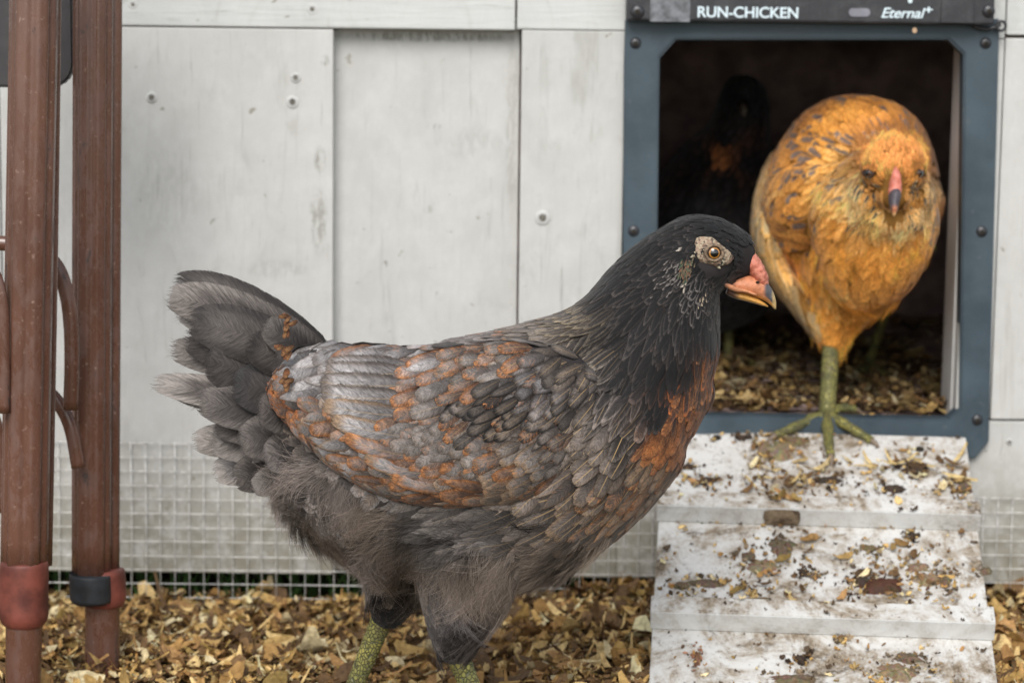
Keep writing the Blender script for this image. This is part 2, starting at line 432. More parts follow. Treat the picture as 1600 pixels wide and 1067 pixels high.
# grass behind the wire
V = []; F = []; C = []
for k in range(1500):
    x = rng.uniform(-.8, .8); y = rng.uniform(.015, .16); h = rng.uniform(.012, .04); l = rng.normal(0, .012); wv = rng.uniform(.0008, .0018)
    z = mound(x, y) - .006; b = len(V)
    V += [(x-wv, y, z), (x+wv, y, z), (x+l*.5+wv*.7, y-.002, z+h*.6), (x+l*.5-wv*.7, y-.002, z+h*.6), (x+l, y-.006, z+h)]
    F += [(b, b+1, b+2, b+3), (b+3, b+2, b+4)]
    g = rng.uniform(.5, 1.3); C += [(.07*g, .15*g, .035*g)] * 5
me = bpy.data.meshes.new('grass'); me.from_pydata(V, [], F)
at = me.color_attributes.new('fc', 'FLOAT_COLOR', 'POINT'); at.data.foreach_set('color', np.array([list(c)+[1] for c in C], np.float32).ravel())
o = link('grass', me, M_chip); tag(o, 'green grass blades growing behind the wire mesh under the coop', 'grass', kind='stuff')

# ------------------------------------------------------------------ coop
coop = empty('chicken_coop', (0, .3, 0))
tag(coop, 'white painted wooden chicken coop with raised boards and a recessed panel', 'chicken coop')
def X(px, py=500, Y=0): return P(px, py, Y).x
def Z(py, px=500, Y=0): return P(px, py, Y).z
zb = Z(895, 350)                       # bottom edge of the coop wall
ztop = Z(44, 500)                      # underside of the rails
XL, XR, ZT = -.95, .75, .86
def board(name, x0, x1, z0, z1, mat, y0=0., y1=.018, bev=.0012):
    return box(name, x0, x1, y0, y1, z0, z1, mat, coop, bev)
x520, x525, x808 = X(520), X(526), X(808)
board('board', X(-185, 300), X(2, 300)-.001, zb, ztop - .001, M_wallZ2)
board('board', X(2, 300), x520, zb, ztop - .001, M_wallZ)
box('panel', x520 - .03, x808 - .0007, .0185, .030, zb, ztop + .01, M_panel, coop, 0)
dL, dR = X(975, 300), X(1560, 300)
board('board', x808 + .001, dL - .001, zb, Z(48, 890), M_wallZ2)
board('board', dR + .001, XR, Z(655, 1570), Z(60, 1580), M_wallZ)
board('board', dR - .02, XR, zb, Z(658, 1570), M_wallZ2, .0005)
board('board', dL - .001, dR - .021, zb, Z(658, 1270), M_wallZ, .001)
board('rail', XL, X(805, 20), ztop, ztop + .085, M_wallX, -.001)
board('rail', X(808, 20), dL - .001, ztop+.0008, ztop + .085, M_wallX, -.0005)
board('rail', dR + .001, XR, Z(57, 1580)+.001, ztop + .085, M_wallX, -.0005)
board('rail', XL, XR, ztop + .0865, ZT, M_wallX, 0)
# door surround backing above the opening and inside shell
oL, oR, oT, oB = X(1028, 300), X(1506, 300), Z(60, 1270), Z(652, 1290)
box('backing_board', dL, dR, .0005, .018, oT + .002, ztop + .0855, M_wallX, coop, 0)
box('backing_board', dL, oL - .004, .0005, .018, oB - .004, oT + .001, M_wallZ, coop, 0)
box('backing_board', oR + .0005, dR, .0005, .018, oB - .004, oT + .001, M_wallZ, coop, 0)
zf = oB - .004
box('door_jamb', oR - .001, oR + .004, .019, .065, zf, oT, M_jamb, coop, .0005)
box('door_jamb', oL - .006, oL - .002, .019, .05, zf, oT, M_jamb, coop, .0005)
box('sill', oL - .006, oR + .004, .0005, .03, zf - .012, zf, M_jamb, coop, .0008)
DEP = .72
box('floor_board', XL, XR, .031, DEP, zb, zf - .001, M_inner, coop, 0)
box('side_wall', XL - .012, XL, .002, DEP, zb, ZT, M_wallZ, coop, 0)
box('side_wall', XR, XR + .012, .002, DEP, zb, ZT, M_wallZ, coop, 0)
box('rear_wall', XL, XR, DEP, DEP + .015, zb, ZT, M_inner, coop, 0)
box('inner_lining', XL, oL - .0065, .031, .036, zf, ZT, M_inner, coop, 0)
box('inner_lining', oR + .0045, XR, .031, .036, zf, ZT, M_inner, coop, 0)
box('inner_lining', oL - .006, oR + .004, .031, .036, oT + .002, ZT, M_inner, coop, 0)
bmr = bmesh.new()
box('roof', XL - .05, XR + .05, -.015, DEP + .06, ZT + .001, ZT + .02, M_darkmetal, coop, .002)
for x in (XL + .02, XR - .08, -.12):
    box('foot_block', x, x + .06, .30, .36, -.012, zb, M_inner, coop, 0)
# screws and nail holes in the boards
def dimple(px, py, r_px, deep=False):
    c = P(px, py, 0); r = r_px * S(0)
    bm = bmesh.new()
    bmesh.ops.create_cone(bm, cap_ends=True, segments=14, radius1=r*.42, radius2=r*.36, depth=.001)
    bmesh.ops.rotate(bm, cent=(0,0,0), matrix=Matrix.Rotation(R(90), 3, 'X'), verts=bm.verts)
    bmesh.ops.translate(bm, vec=(c.x, -.0006, c.z), verts=bm.verts)
    o = from_bm('nail', bm, M_nail, coop)
    v = []; f = []; n = 20
    for k in range(n):
        a = 2*math.pi*k/n; j = random.uniform(.93, 1.07)
        for rr, yy in ((.56, -.0013), (.78, -.0014), (1.05*j, -.0001)):
            v.append((c.x + math.cos(a)*r*rr, yy, c.z + math.sin(a)*r*rr))
    for k in range(n):
        j = (k+1) % n
        for q in range(2): f.append((k*3+q, j*3+q, j*3+q+1, k*3+q+1))
    pyd('paint_ring', v, f, M_panel, o, True)
for a in ((237, 153, 9), (462, 122, 8), (457, 160, 10), (848, 341, 12), (488, 15, 10), (208, 8, 8), (1577, 690, 5)): dimple(*a)

# ------------------------------------------------------------------ wire mesh skirt
wm = empty('wire_mesh', (0, -.006, 0)); tag(wm, 'galvanised square wire mesh skirt stapled along the foot of the coop wall', 'wire mesh')
def wire_run(xa, xb, ztp, y):
    sp = .0122
    zbot = mound((xa+xb)/2, 0) - .006
    n = int((xb - xa) / sp)
    for i in range(n + 1):
        x = xa + i * sp; wob = rng.uniform(-.00044, .00044)
        rows = [(x + wob, y - .004, zbot, .00044, .00044), (x - wob, y + rng.uniform(-.0008, .0004), (zbot + ztp)/2, .00044, .00044), (x + wob, y, ztp, .00044, .00044)]
        tube('wire', rows, M_galv, wm, seg=5)
    k = 0; z = ztp - .001
    while z > zbot:
        rows = []
        for q in range(9):
            x = xa + (xb - xa) * q / 8
            rows.append((x, y - .0012 - .004 * max(0, (ztp - z) / (ztp - zbot)), z + .0009*noise.noise(Vector((x*9, k*1.7, 0))), .00044, .00044))
        tube('wire', rows, M_galv, wm, seg=5, side=(0, 1, 0)); z -= sp*.98; k += 1
wire_run(X(-200, 800), X(1034, 800) + .03, Z(690, 350), -.0035)
wire_run(X(1490, 800), X(1760, 800), Z(775, 1570), -.0035)

# ------------------------------------------------------------------ pop door
door = empty('pop_door', P(1268, 690, 0)); tag(door, 'slate blue automatic pop door frame with black control housing, set in the white coop wall', 'coop door')
Yf = -.007
def PX(px, py, Y=Yf): q = P(px, py, Y); return (q.x, q.z)
outer = [PX(977, 30), PX(1562, 30), PX(1560, 100), PX(1545, 690), PX(1524, 716), PX(1000, 709), PX(972, 680), PX(975, 100)]
inner = [PX(1055, 61), PX(1484, 61), PX(1508, 84), PX(1502, 640), PX(1484, 657), PX(1038, 650), PX(1022, 634), PX(1029, 90)]
frame_mesh('frame', outer, inner, Yf, -.0015, M_frame, door, .0009)
# thin inner lip of the frame
lip_o = [( x*1.0, z) for x, z in inner]
cxm = sum(x for x, z in inner)/8; czm = sum(z for x, z in inner)/8
lip_i = [(cxm + (x-cxm)*.992, czm + (z-czm)*.994) for x, z in inner]
frame_mesh('inner_lip', [(cxm + (x-cxm)*.9995, czm + (z-czm)*.9995) for x, z in inner], lip_i, -.005, .012, M_frame, door)
hz0 = PX(1270, 36, -.024)[1]; hx0, hx1 = PX(980, 10, -.024)[0], PX(1566, 10, -.024)[0]
box('control_housing', hx0, hx1 - .006, -.024, -.0075, hz0, hz0 + .105, M_black, door, .002)
def sticker(x0, x1, y0, y1):
    a = P(x0, y0, -.0245); b = P(x1, y1, -.0245)
    box('sticker', a.x, b.x, -.0246, -.0239, b.z, a.z, M_sticker, door, .0002)
sticker(1017, 1078, -40, 35); 
a = P(1472, -30, -.0245); b = P(1521, 37, -.0245)
box('side_cover', a.x, b.x, -.0262, -.0239, b.z, a.z, M_black, door, .0006)
def screw(px, py, r_px, Y):
    c = P(px, py, Y); r = r_px * S(Y); bm = bmesh.new()
    bmesh.ops.create_uvsphere(bm, u_segments=16, v_segments=8, radius=r)
    bmesh.ops.scale(bm, vec=(1, .45, 1), verts=bm.verts)
    bmesh.ops.translate(bm, vec=(c.x, Y, c.z), verts=bm.verts)
    o = from_bm('screw', bm, M_screw, door, True)
    bm = bmesh.new(); bmesh.ops.create_cone(bm, cap_ends=True, segments=6, radius1=r*.38, radius2=r*.38, depth=.0006)
    bmesh.ops.rotate(bm, cent=(0,0,0), matrix=Matrix.Rotation(R(90), 3, 'X'), verts=bm.verts)
    bmesh.ops.translate(bm, vec=(c.x, Y - r*.45, c.z), verts=bm.verts)
    from_bm('socket', bm, M_dark, o)
for a in ((993, 68, 9), (990, 361, 9), (1540, 68, 9), (1534, 362, 9), (1527, 656, 9)): screw(*a, Yf)
for a in ((996, 19, 11), (1545, 18, 10)): screw(*a, -.0245)
# cable clip loop at the right of the housing
rows = []
for k in range(13):
    t_ = k / 12; a = P(1520 + 44*t_, 40 + 7*math.sin(t_*3.1) - 2*t_, -.012); rows.append((a.x, -.012, a.z, .0016, .0016))
tube('cable', rows, M_screw, door, seg=8)
bm = bmesh.new(); c = P(1564, 41, -.013)
tv, tf = [], []
for i in range(18):
    A = 2*math.pi*i/18
    for j in range(8):
        B = 2*math.pi*j/8; rr = .0038 + .0013*math.cos(B)
        tv.append((c.x + rr*math.cos(A), -.013 + .0013*math.sin(B), c.z + rr*math.sin(A)))
for i in range(18):
    for j in range(8): tf.append((i*8+j, ((i+1)%18)*8+j, ((i+1)%18)*8+(j+1)%8, i*8+(j+1)%8))
bm.free(); pyd('cable_eye', tv, tf, M_screw, door, True)
def text(body, px0, px1, py_base, cap_px, shear=0, Y=-.0249, off=.0):
    cu = bpy.data.curves.new('lettering', 'FONT'); cu.body = body; cu.size = 1; cu.shear = shear; cu.offset = off; cu.extrude = .006; cu.space_character = .97
    o = bpy.data.objects.new('lettering', cu); COL.objects.link(o); bpy.context.view_layer.update()
    dg = bpy.context.evaluated_depsgraph_get(); me = bpy.data.meshes.new_from_object(o.evaluated_get(dg)); bpy.data.objects.remove(o)
    co = np.empty(len(me.vertices)*3); me.vertices.foreach_get('co', co); co = co.reshape(-1, 3)
    a = P(px0, py_base, Y); b = P(px1, py_base + (px1-px0)*.012, Y)
    sx = (b.x - a.x) / (co[:, 0].max() - co[:, 0].min()); sy = cap_px * S(Y) / .73
    q = np.empty_like(co); q[:, 0] = a.x + (co[:, 0]-co[:, 0].min())*sx; q[:, 2] = a.z + co[:, 1]*sy; q[:, 1] = Y - co[:, 2]*.03
    me.vertices.foreach_set('co', q.ravel()); me.update()
    return link('lettering', me, M_text, door)
text('RUN-CHICKEN', 1090, 1247, 27, 17, 0, off=.018)
text('Eternal', 1377, 1446, 28, 16, .3, off=.014)
text('+', 1445, 1457, 22, 13, 0, off=.02)
def pill(px, py, wpx, hpx, mat, name):
    c = P(px, py, -.0245); s_ = S(-.0245); pts = []
    for k in range(24):
        a = 2*math.pi*k/24; sx = (wpx/2 - hpx/2) * (1 if math.cos(a) > 0 else -1)
        pts.append((c.x + (sx + hpx/2*math.cos(a))*s_, c.z + hpx/2*math.sin(a)*s_))
    prism(name, pts, -.0251, -.0242, mat, door, 0)
pill(1343, 20, 33, 13, mat_plain('dull_lens', (.20, .20, .23), .3, .5), 'status_window')
pill(1422, 2, 7, 7, M_text, 'printed_mark')
pill(1429, 48, 7, 9, mat_plain('tan_droplet', (.5, .33, .2), .5, .5), 'mud_fleck')

# bedding inside the coop and on the sill
items = []
for k in range(2600):
    x = rng.uniform(oL - .03, oR + .03) if k < 1900 else rng.uniform(-.2, .7); y = .034 + (rng.random() ** 1.4) * (.45 if k < 1900 else .6)
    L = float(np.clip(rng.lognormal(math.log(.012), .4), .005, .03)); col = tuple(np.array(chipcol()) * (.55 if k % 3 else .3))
    items.append((Vector((x, y, zf + .002 + rng.uniform(0, .010))), Vector((rng.normal(0, .4), rng.normal(0, .4), 1)), L, L*rng.uniform(.2, .6), rng.uniform(-.2, .8), col))
for k in range(60):
    x = rng.uniform(oL, oR); y = rng.uniform(.0, .03); L = rng.uniform(.004, .012)
    items.append((Vector((x, y, zf + .0012)), Vector((rng.normal(0, .15), rng.normal(0, .15), 1)), L, L*.4, .2, chipcol()))
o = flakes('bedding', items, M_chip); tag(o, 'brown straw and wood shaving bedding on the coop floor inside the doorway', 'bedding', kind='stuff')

# ------------------------------------------------------------------ ramp
BETA, YAW = R(24), R(-5)
rt = P(1272, 676, -.009)
Mr = Matrix.Translation(rt) @ Matrix.Rotation(YAW, 4, 'Z') @ Matrix.Rotation(BETA, 4, 'X')
# local: x right, -y down the slope, z normal
rampW = 476 * S(-.01) ; ramp = empty('ramp', (rt.x - .03, -.33, 0)); tag(ramp, 'dirty white wooden chicken ramp with cleats leading up to the pop door', 'ramp')
RL = .372
def rbox(name, x0, x1, u0, u1, z0, z1, mat, bev=.0012): return box(name, x0, x1, -u1, -u0, z0, z1, mat, ramp, bev, Mr)
rbox('deck_board', -rampW/2, rampW/2, .0, RL, -.014, 0, M_ramp, .0015)
Rn = (Mr.to_3x3() @ Vector((0, 0, 1))).normalized()
def ru(px, py, h=0.): return (Mr.inverted() @ PP(px, py, rt + Rn * h, Rn))
u1 = -ru(1280, 821).y; u2 = -ru(1280, 990).y; du = u2 - u1
CT = .0165
print('RAMP u', u1, u2, du, rampW)
for k, uu in enumerate((u1, u2, u2 + du)):
    if uu < RL: rbox('cleat', -rampW/2 - .0015, rampW/2 + .0015, uu - .019, uu, .0002, CT, M_cleatf if False else M_ramp)
    if uu < RL: rbox('cleat_face', -rampW/2 - .0012, rampW/2 + .0012, uu + .0001, uu + .0012, .0006, CT - .0006, M_cleatf, .0003)
for px, py in ((1120, 684), (1437, 702)):
    c = Mr @ Vector(tuple(ru(px, py))); bm = bmesh.new(); bmesh.ops.create_cone(bm, cap_ends=True, segments=16, radius1=.0042, radius2=.0036, depth=.0016)
    bmesh.ops.transform(bm, matrix=Matrix.Translation(c) @ Mr.to_3x3().to_4x4(), verts=bm.verts); from_bm('screw', bm, M_dark, ramp)
def ramp_pt(x, u, h): return Mr @ Vector((x, -u, h))
def on_cleat(u): return any(c - .019 < u < c for c in (u1, u2, u2 + du))
mud = (.13, .095, .06); tan = (.21, .155, .095); drk = (.045, .028, .018); ol = (.14, .105, .055)
sp_ = [(1215, 705, 38, 22, .004, tan), (1240, 690, 30, 9, .004, ol), (1195, 700, 14, 14, .005, tan), (1290, 752, 30, 6, .004, drk), (1395, 765, 26, 7, .004, drk), (1430, 735, 24, 8, .003, drk),
    (1505, 765, 15, 9, .006, mud), (1105, 752, 14, 6, .004, drk), (1075, 731, 14, 4, .003, drk), (1222, 855, 26, 18, .0035, mud), (1190, 885, 30, 12, .003, tan), (1170, 870, 12, 10, .003, mud),
    (1375, 918, 36, 13, .006, (.07, .028, .015)), (1345, 910, 18, 8, .005, drk), (1435, 888, 20, 9, .003, tan), (1450, 905, 30, 12, .0025, tan), (1185, 940, 26, 9, .003, ol), (1105, 912, 34, 7, .003, mud), (1065, 915, 15, 6, .003, mud),
    (1425, 838, 9, 5, .003, drk), (1255, 895, 8, 6, .003, drk), (1270, 900, 10, 5, .003, mud), (1360, 858, 16, 5, .003, ol), (1478, 907, 10, 12, .003, mud), (1400, 1050, 36, 12, .003, tan), (1420, 1030, 22, 8, .003, mud), (1240, 1062, 40, 7, .003, mud),
    (1250, 1030, 12, 5, .003, drk), (1090, 1028, 7, 10, .003, (.2, .1, .06)), (1540, 893, 12, 6, .003, mud), (1315, 1000, 5, 4, .002, tan), (1160, 640+45, 12, 5, .002, drk)]
items = []
clus = [(1200, 700, 20, 26), (1300, 740, 70, 14), (1430, 725, 35, 20), (1480, 755, 25, 10), (1230, 860, 30, 40), (1330, 905, 50, 14), (1380, 900, 35, 22), (1150, 925, 50, 12), (1430, 880, 50, 40), (1250, 755, 60, 10), (1400, 1050, 40, 18), (1100, 750, 60, 10), (1500, 770, 14, 10), (1230, 800, 22, 8)]
def rloc(px, py):
    q = ru(px, py); return q.x, -q.y
def radd(x, u, L, ar, col, lift=.0012, tilt=.2):
    if abs(x) > rampW/2 - .003 or u < .002 or u > RL: return
    h = (CT if on_cleat(u) else 0) + lift
    items.append((ramp_pt(x, u, h), Rn + Vector((rng.normal(0, tilt), rng.normal(0, tilt), 0)), L, L*ar, rng.uniform(0, .8), col))
for px, py, sx, sy in clus:
    for k in range(40):
        x, u = rloc(px + rng.normal(0, sx), py + rng.normal(0, sy))
        L = float(np.clip(rng.lognormal(math.log(.0045), .65), .0012, .022))
        radd(x, u, L, rng.uniform(.14, .5), tuple(np.array(chipcol())*rng.uniform(.5, 1.1)), rng.uniform(.0008, .003))
for k in range(420):
    radd(rng.uniform(-.13, .13), rng.uniform(0, RL), float(np.clip(rng.lognormal(math.log(.0028), .5), .001, .009)), rng.uniform(.2, .7), chipcol() if k % 3 else (.09, .06, .035), .001, .1)
for k in range(16):
    x, u = rloc(rng.uniform(1100, 1500), rng.uniform(720, 765)); radd(x, u, rng.uniform(.015, .035), .10, (.55, .42, .2), .003, .2)
for px, py, rx, ry, hg_, cl_ in sp_:
    for k in range(26):
        x, u = rloc(px + rng.normal(0, rx*1.05), py + rng.normal(0, ry*1.15)); dk = np.array(cl_)*rng.uniform(.5, 1.9)
        radd(x, u, rng.uniform(.0012, .0052), rng.uniform(.4, .9), tuple(np.clip(dk, 0, .6)) if k % 3 else chipcol(), .0006, .35)
o = flakes('ramp_litter', items, M_chip); tag(o, 'straw, wood flakes and crumbs scattered over the white ramp', 'litter', kind='stuff')
# droppings and mud pats: low lumpy patches
def pats(specs):
    V = []; F = []; C = []
    for px, py, rx, ry, hgt, col in specs:
        x0, u0 = rloc(px, py); s_ = S(-.12); a_, b_ = rx*s_, ry*s_/math.sin(R(37)); n = 26; b = len(V); sd = rng.uniform(0, 50)
        base = CT if on_cleat(u0) else 0
        V.append(ramp_pt(x0, u0, base + hgt)); C.append(col)
        for ri, rr in enumerate((.35, .7, 1.)):
            for k in range(n):
                t = 2*math.pi*k/n; m = .85 + .45*noise.noise(Vector((math.cos(t)*1.6, math.sin(t)*1.6, sd))) + .28*noise.noise(Vector((math.cos(t)*4.5, math.sin(t)*4.5, sd)))
                hh = (hgt*(1-rr**2) + .0004) * (1 + .6*noise.noise(Vector((rr*4+sd, t*3, 1)))) if ri < 2 else -.0003
                V.append(ramp_pt(x0 + math.cos(t)*a_*rr*m, u0 + math.sin(t)*b_*rr*m, base + hh)); C.append(tuple(c * rng.uniform(.7, 1.25) for c in col))
        for k in range(n):
            j = (k+1) % n; F.append((b, b+1+j, b+1+k))
            for ri in range(2):
                q = b+1+ri*n; F.append((q+k, q+j, q+n+j, q+n+k))
    me = bpy.data.meshes.new('droppings'); me.from_pydata([tuple(q) for q in V], [], F)
    at = me.color_attributes.new('fc', 'FLOAT_COLOR', 'POINT'); at.data.foreach_set('color', np.array([list(c)+[1] for c in C], np.float32).ravel())
    o = link('droppings', me, mk_vcol('droppings', .7, 420), None, True); return o
o = pats(sp_); tag(o, 'dark brown droppings and mud pats dried on the white ramp', 'droppings', kind='stuff')
# stain filling the notch in the first cleat
c0 = ru(1220, 805)
stv = []; 
V = []; nn_ = 26
for k in range(nn_):
    t = 2*math.pi*k/nn_; m = 1 + .22*noise.noise(Vector((math.cos(t)*3, math.sin(t)*3, 2.2)))
    V.append(Mr @ Vector((c0.x + .0005 + .0140*m*abs(math.cos(t))**.5*(1 if math.cos(t) > 0 else -1), -(u1 + .0016 + .0006*m), .5*CT + (.5*CT - .0004)*min(1, m*abs(math.sin(t))**.4)*(1 if math.sin(t) > 0 else -1))))
V.append(Mr @ Vector((c0.x, -(u1 + .004), CT*.5)))
o = pyd('stained_notch', V, [(k, (k+1) % nn_, nn_) for k in range(nn_)], mk_ramp('wet_brown_stain', (.06, .034, .02)), ramp)

# ------------------------------------------------------------------ brown metal frame on the left
fr = empty('metal_frame', P(60, 1067, -.3) * 1.0); fr.location.z = 0
tag(fr, 'chipped brown metal garden furniture frame with fluted legs at the left edge', 'furniture frame')
def flute(a, i):                        # ribbed round profile
    return 1 + .075 * math.cos(6 * a + .4) + .03 * math.cos(13 * a)
def post(pts, Y, wpx, prof=flute, name='post', mat=M_post, rb=None, seg=72, n=24):
    rows = []
    for px, py, k in pts:
        q = P(px, py, Y); rr = wpx/2 * S(Y) * k; rows.append((q.x, Y, q.z, rr, rb or rr*.9))
    return tube(name, rows, mat, fr, seg=seg, prof=prof, smooth_n=n)
YF, YB = -.32, -.235
post([(53, -260, 1), (53, 0, 1), (45, 450, 1), (38, 900, 1)], YF, 70)
post([(84, -260, 1), (84, 0, 1), (78, 450, 1), (70, 882, 1)], YF + .012, 24, lambda a, i: 1, 'edge_rail', seg=16)
post([(38, 960, 1), (37, 1010, .98), (36, 1110, .96), (36, 1240, .9)], YF, 59, lambda a, i: 1, 'lower_leg', seg=28)
v = []
post([(38, 876, .93), (38, 884, 1.02), (37, 930, 1.03), (37, 958, 1.04), (37, 970, .95), (37, 977, .8)], YF, 76, lambda a, i: 1, 'rubber_collar', M_red, seg=36, n=30)
post([(146, -260, 1), (146, 0, 1), (144, 450, 1), (143, 905, 1)], YB, 58, flute)
post([(178, -260, 1), (178, 0, 1), (176, 450, 1), (174, 895, 1)], YB + .012, 26, lambda a, i: 1, 'edge_rail', seg=16)
post([(160, 935, 1), (160, 1000, 1), (160, 1075, 1)], YB + .005, 56, lambda a, i: 1, 'lower_leg', seg=28)
post([(158, 888, .9), (158, 894, 1), (160, 925, 1), (161, 940, .93), (161, 946, .78)], YB + .006, 76, lambda a, i: 1, 'rubber_collar', M_red, seg=36, n=24)
post([(141, 897, .96), (141, 902, 1), (142, 932, 1), (142, 938, .95), (142, 942, .8)], YB - .006, 67, lambda a, i: 1, 'rubber_band', M_blackcap, seg=36, n=24)
def bent(name, pts, Y, wpx, mat=M_post, n=30):
    rows = []
    for px, py in pts:
        q = P(px, py, Y); rows.append((q.x, Y, q.z, wpx/2*S(Y), wpx/2*S(Y)*.8))
    return tube(name, rows, mat, fr, seg=18, smooth_n=n)
YM = -.27
bent('scroll', [(-60, 382), (0, 380), (50, 388), (85, 412), (103, 455), (111, 510), (112, 580), (110, 640)], YM, 24)
bent('scroll', [(40, 590), (75, 612), (98, 640), (112, 675), (122, 730)], YM + .012, 22)
bent('scroll', [(-40, 412), (-12, 425), (0, 455), (5, 500), (6, 570), (6, 645)], YF - .014, 20)
bent('scroll', [(-30, 620), (-6, 660), (2, 720), (2, 800)], YM + .014, 18)
# dark rounded plate behind the posts
q0 = P(-80, -200, -.2); q1 = P(118, 138, -.2); rr = .018; pts = []
for cx_, cz_, a0 in ((q1.x-rr, q1.z+rr, -90), (q1.x-rr, q0.z-rr, 0), (q0.x+rr, q0.z-rr, 90), (q0.x+rr, q1.z+rr, 180)):
    for k in range(7):
        a = R(a0 + 15*k); pts.append((cx_ + rr*math.cos(a), cz_ + rr*math.sin(a)))
prism('seat_back_plate', pts[::-1], -.206, -.196, M_darkmetal, fr, .002)

# ------------------------------------------------------------------ plumage system
VC = np.array([-1, -.6, 0, .6, 1.])
TR = np.array([0, .14, .32, .55, .76, .91, 1.])
def prof_point(t):
    a = np.sqrt(np.clip(1 - (1 - np.clip(t/.4, 0, 1))**2, 0, 1)) * .85 + .15
    b = np.clip(1 - (np.clip((t-.3)/.72, 0, 1))**1.9, 0.04, 1); return a * b
def prof_round(t):
    a = np.sqrt(np.clip(1 - (1 - np.clip(t/.45, 0, 1))**2, 0, 1)) * .85 + .15
    b = np.sqrt(np.clip(1 - (np.clip((t-.55)/.47, 0, 1))**2.2, 0.02, 1)); return a * b
class Plume:
    def __init__(s): s.V = []; s.F = []; s.UV = []; s.fc = []; s.fe = []; s.fp = []; s.n = 0
    def add(s, pts, nrm, W, base, edge, rust, shaft, camber=.045, tr=TR, lf=1., point=False):
        pts = np.asarray(pts, float); nrm = np.asarray(nrm, float)
        T = np.gradient(pts, axis=0); T /= np.linalg.norm(T, axis=1)[:, None] + 1e-12
        sd = np.cross(T, nrm); sd /= np.linalg.norm(sd, axis=1)[:, None] + 1e-12
        w_ = (prof_point if point else prof_round)(tr) * W / 2; m = len(tr); k = len(VC)
        v = pts[:, None, :] + sd[:, None, :]*(w_[:, None]*VC[None, :])[:, :, None] - nrm[:, None, :]*(camber*W*(VC**2)[None, :]*np.ones(m)[:, None])[:, :, None]
        s.V.append(v.reshape(-1, 3))
        uv = np.stack(np.broadcast_arrays(tr[:, None], VC[None, :]), -1).reshape(-1, 2); s.UV.append(uv)
        i, j = np.meshgrid(np.arange(m-1), np.arange(k-1), indexing='ij'); a = (i*k+j).ravel() + s.n
        s.F.append(np.stack([a, a+1, a+k+1, a+k], 1)); c = m*k
        s.fc.append(np.tile(np.append(base, 1), (c, 1))); s.fe.append(np.tile(np.append(edge, 1), (c, 1)))
        s.fp.append(np.tile([rust, shaft, random.random(), lf], (c, 1))); s.n += c
    def build(s, name, parent, mat=None):
        V = np.concatenate(s.V); F = np.concatenate(s.F); me = bpy.data.meshes.new(name)
        me.vertices.add(len(V)); me.vertices.foreach_set('co', V.ravel().astype(np.float32))
        me.loops.add(F.size); me.loops.foreach_set('vertex_index', F.ravel().astype(np.int32))
        me.polygons.add(len(F)); me.polygons.foreach_set('loop_start', np.arange(0, F.size, 4, dtype=np.int32)); 
        me.update(calc_edges=True)
        uvl = me.uv_layers.new(name='uv'); UV = np.concatenate(s.UV); uvl.data.foreach_set('uv', UV[F.ravel()].ravel().astype(np.float32))
        for nm, ar in (('fc', s.fc), ('fe', s.fe), ('fp', s.fp)):
            at = me.color_attributes.new(nm, 'FLOAT_COLOR', 'POINT'); at.data.foreach_set('color', np.concatenate(ar).ravel().astype(np.float32))
        return link(name, me, mat or M_feather, parent, True)
def hairs(name, polys, cols, rad, parent):
    """polys: array k,n,3"""
    polys = np.asarray(polys, np.float32); k, n, _ = polys.shape
    hc = bpy.data.hair_curves.new(name); hc.add_curves([n] * k)
    polys = polys - np.array(root_offset(parent), np.float32)
    hc.attributes['position'].data.foreach_set('vector', polys.ravel()) if 'position' in hc.attributes else hc.position_data.foreach_set('vector', polys.ravel())
    ra = hc.attributes.get('radius') or hc.attributes.new('radius', 'FLOAT', 'POINT')
    ra.data.foreach_set('value', (np.tile(np.linspace(1, .25, n), k) * rad).astype(np.float32))
    ca = hc.attributes.new('fc', 'FLOAT_COLOR', 'POINT')
    c = np.concatenate([np.asarray(cols, np.float32), np.ones((k, 1), np.float32)], 1)
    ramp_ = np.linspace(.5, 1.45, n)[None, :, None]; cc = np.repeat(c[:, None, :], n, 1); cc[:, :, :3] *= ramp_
    ca.data.foreach_set('color', cc.ravel())
    hc.materials.append(M_hair); o = bpy.data.objects.new(name, hc); COL.objects.link(o); o.parent = parent; return o
def sample_surface(me, n):
    me.calc_loop_triangles(); nt = len(me.loop_triangles); tri = np.empty(nt*3, np.int32); me.loop_triangles.foreach_get('vertices', tri); tri = tri.reshape(-1, 3)
    co = np.empty(len(me.vertices)*3, np.float32); me.vertices.foreach_get('co', co); co = co.reshape(-1, 3)
    a, b, c = co[tri[:, 0]], co[tri[:, 1]], co[tri[:, 2]]
    cr = np.cross(b-a, c-a); ar = np.linalg.norm(cr, axis=1); p = ar/ar.sum(); id_ = rng.choice(nt, n, p=p)
    r1 = np.sqrt(rng.random(n))[:, None]; r2 = rng.random(n)[:, None]
    pts = a[id_]*(1-r1) + b[id_]*(r1*(1-r2)) + c[id_]*(r1*r2)
    return pts, cr[id_]/(ar[id_][:, None]+1e-12)
def projn(pts):
    q = (np.asarray(pts) - np.array(CAM)) @ np.array(MROT)
    return CX + FPX*q[:, 0]/-q[:, 2], CY - FPX*q[:, 1]/-q[:, 2]
def bvh_of(me):
    me.calc_loop_triangles(); return BVHTree.FromPolygons([v.co.copy() for v in me.vertices], [tuple(t.vertices) for t in me.loop_triangles])
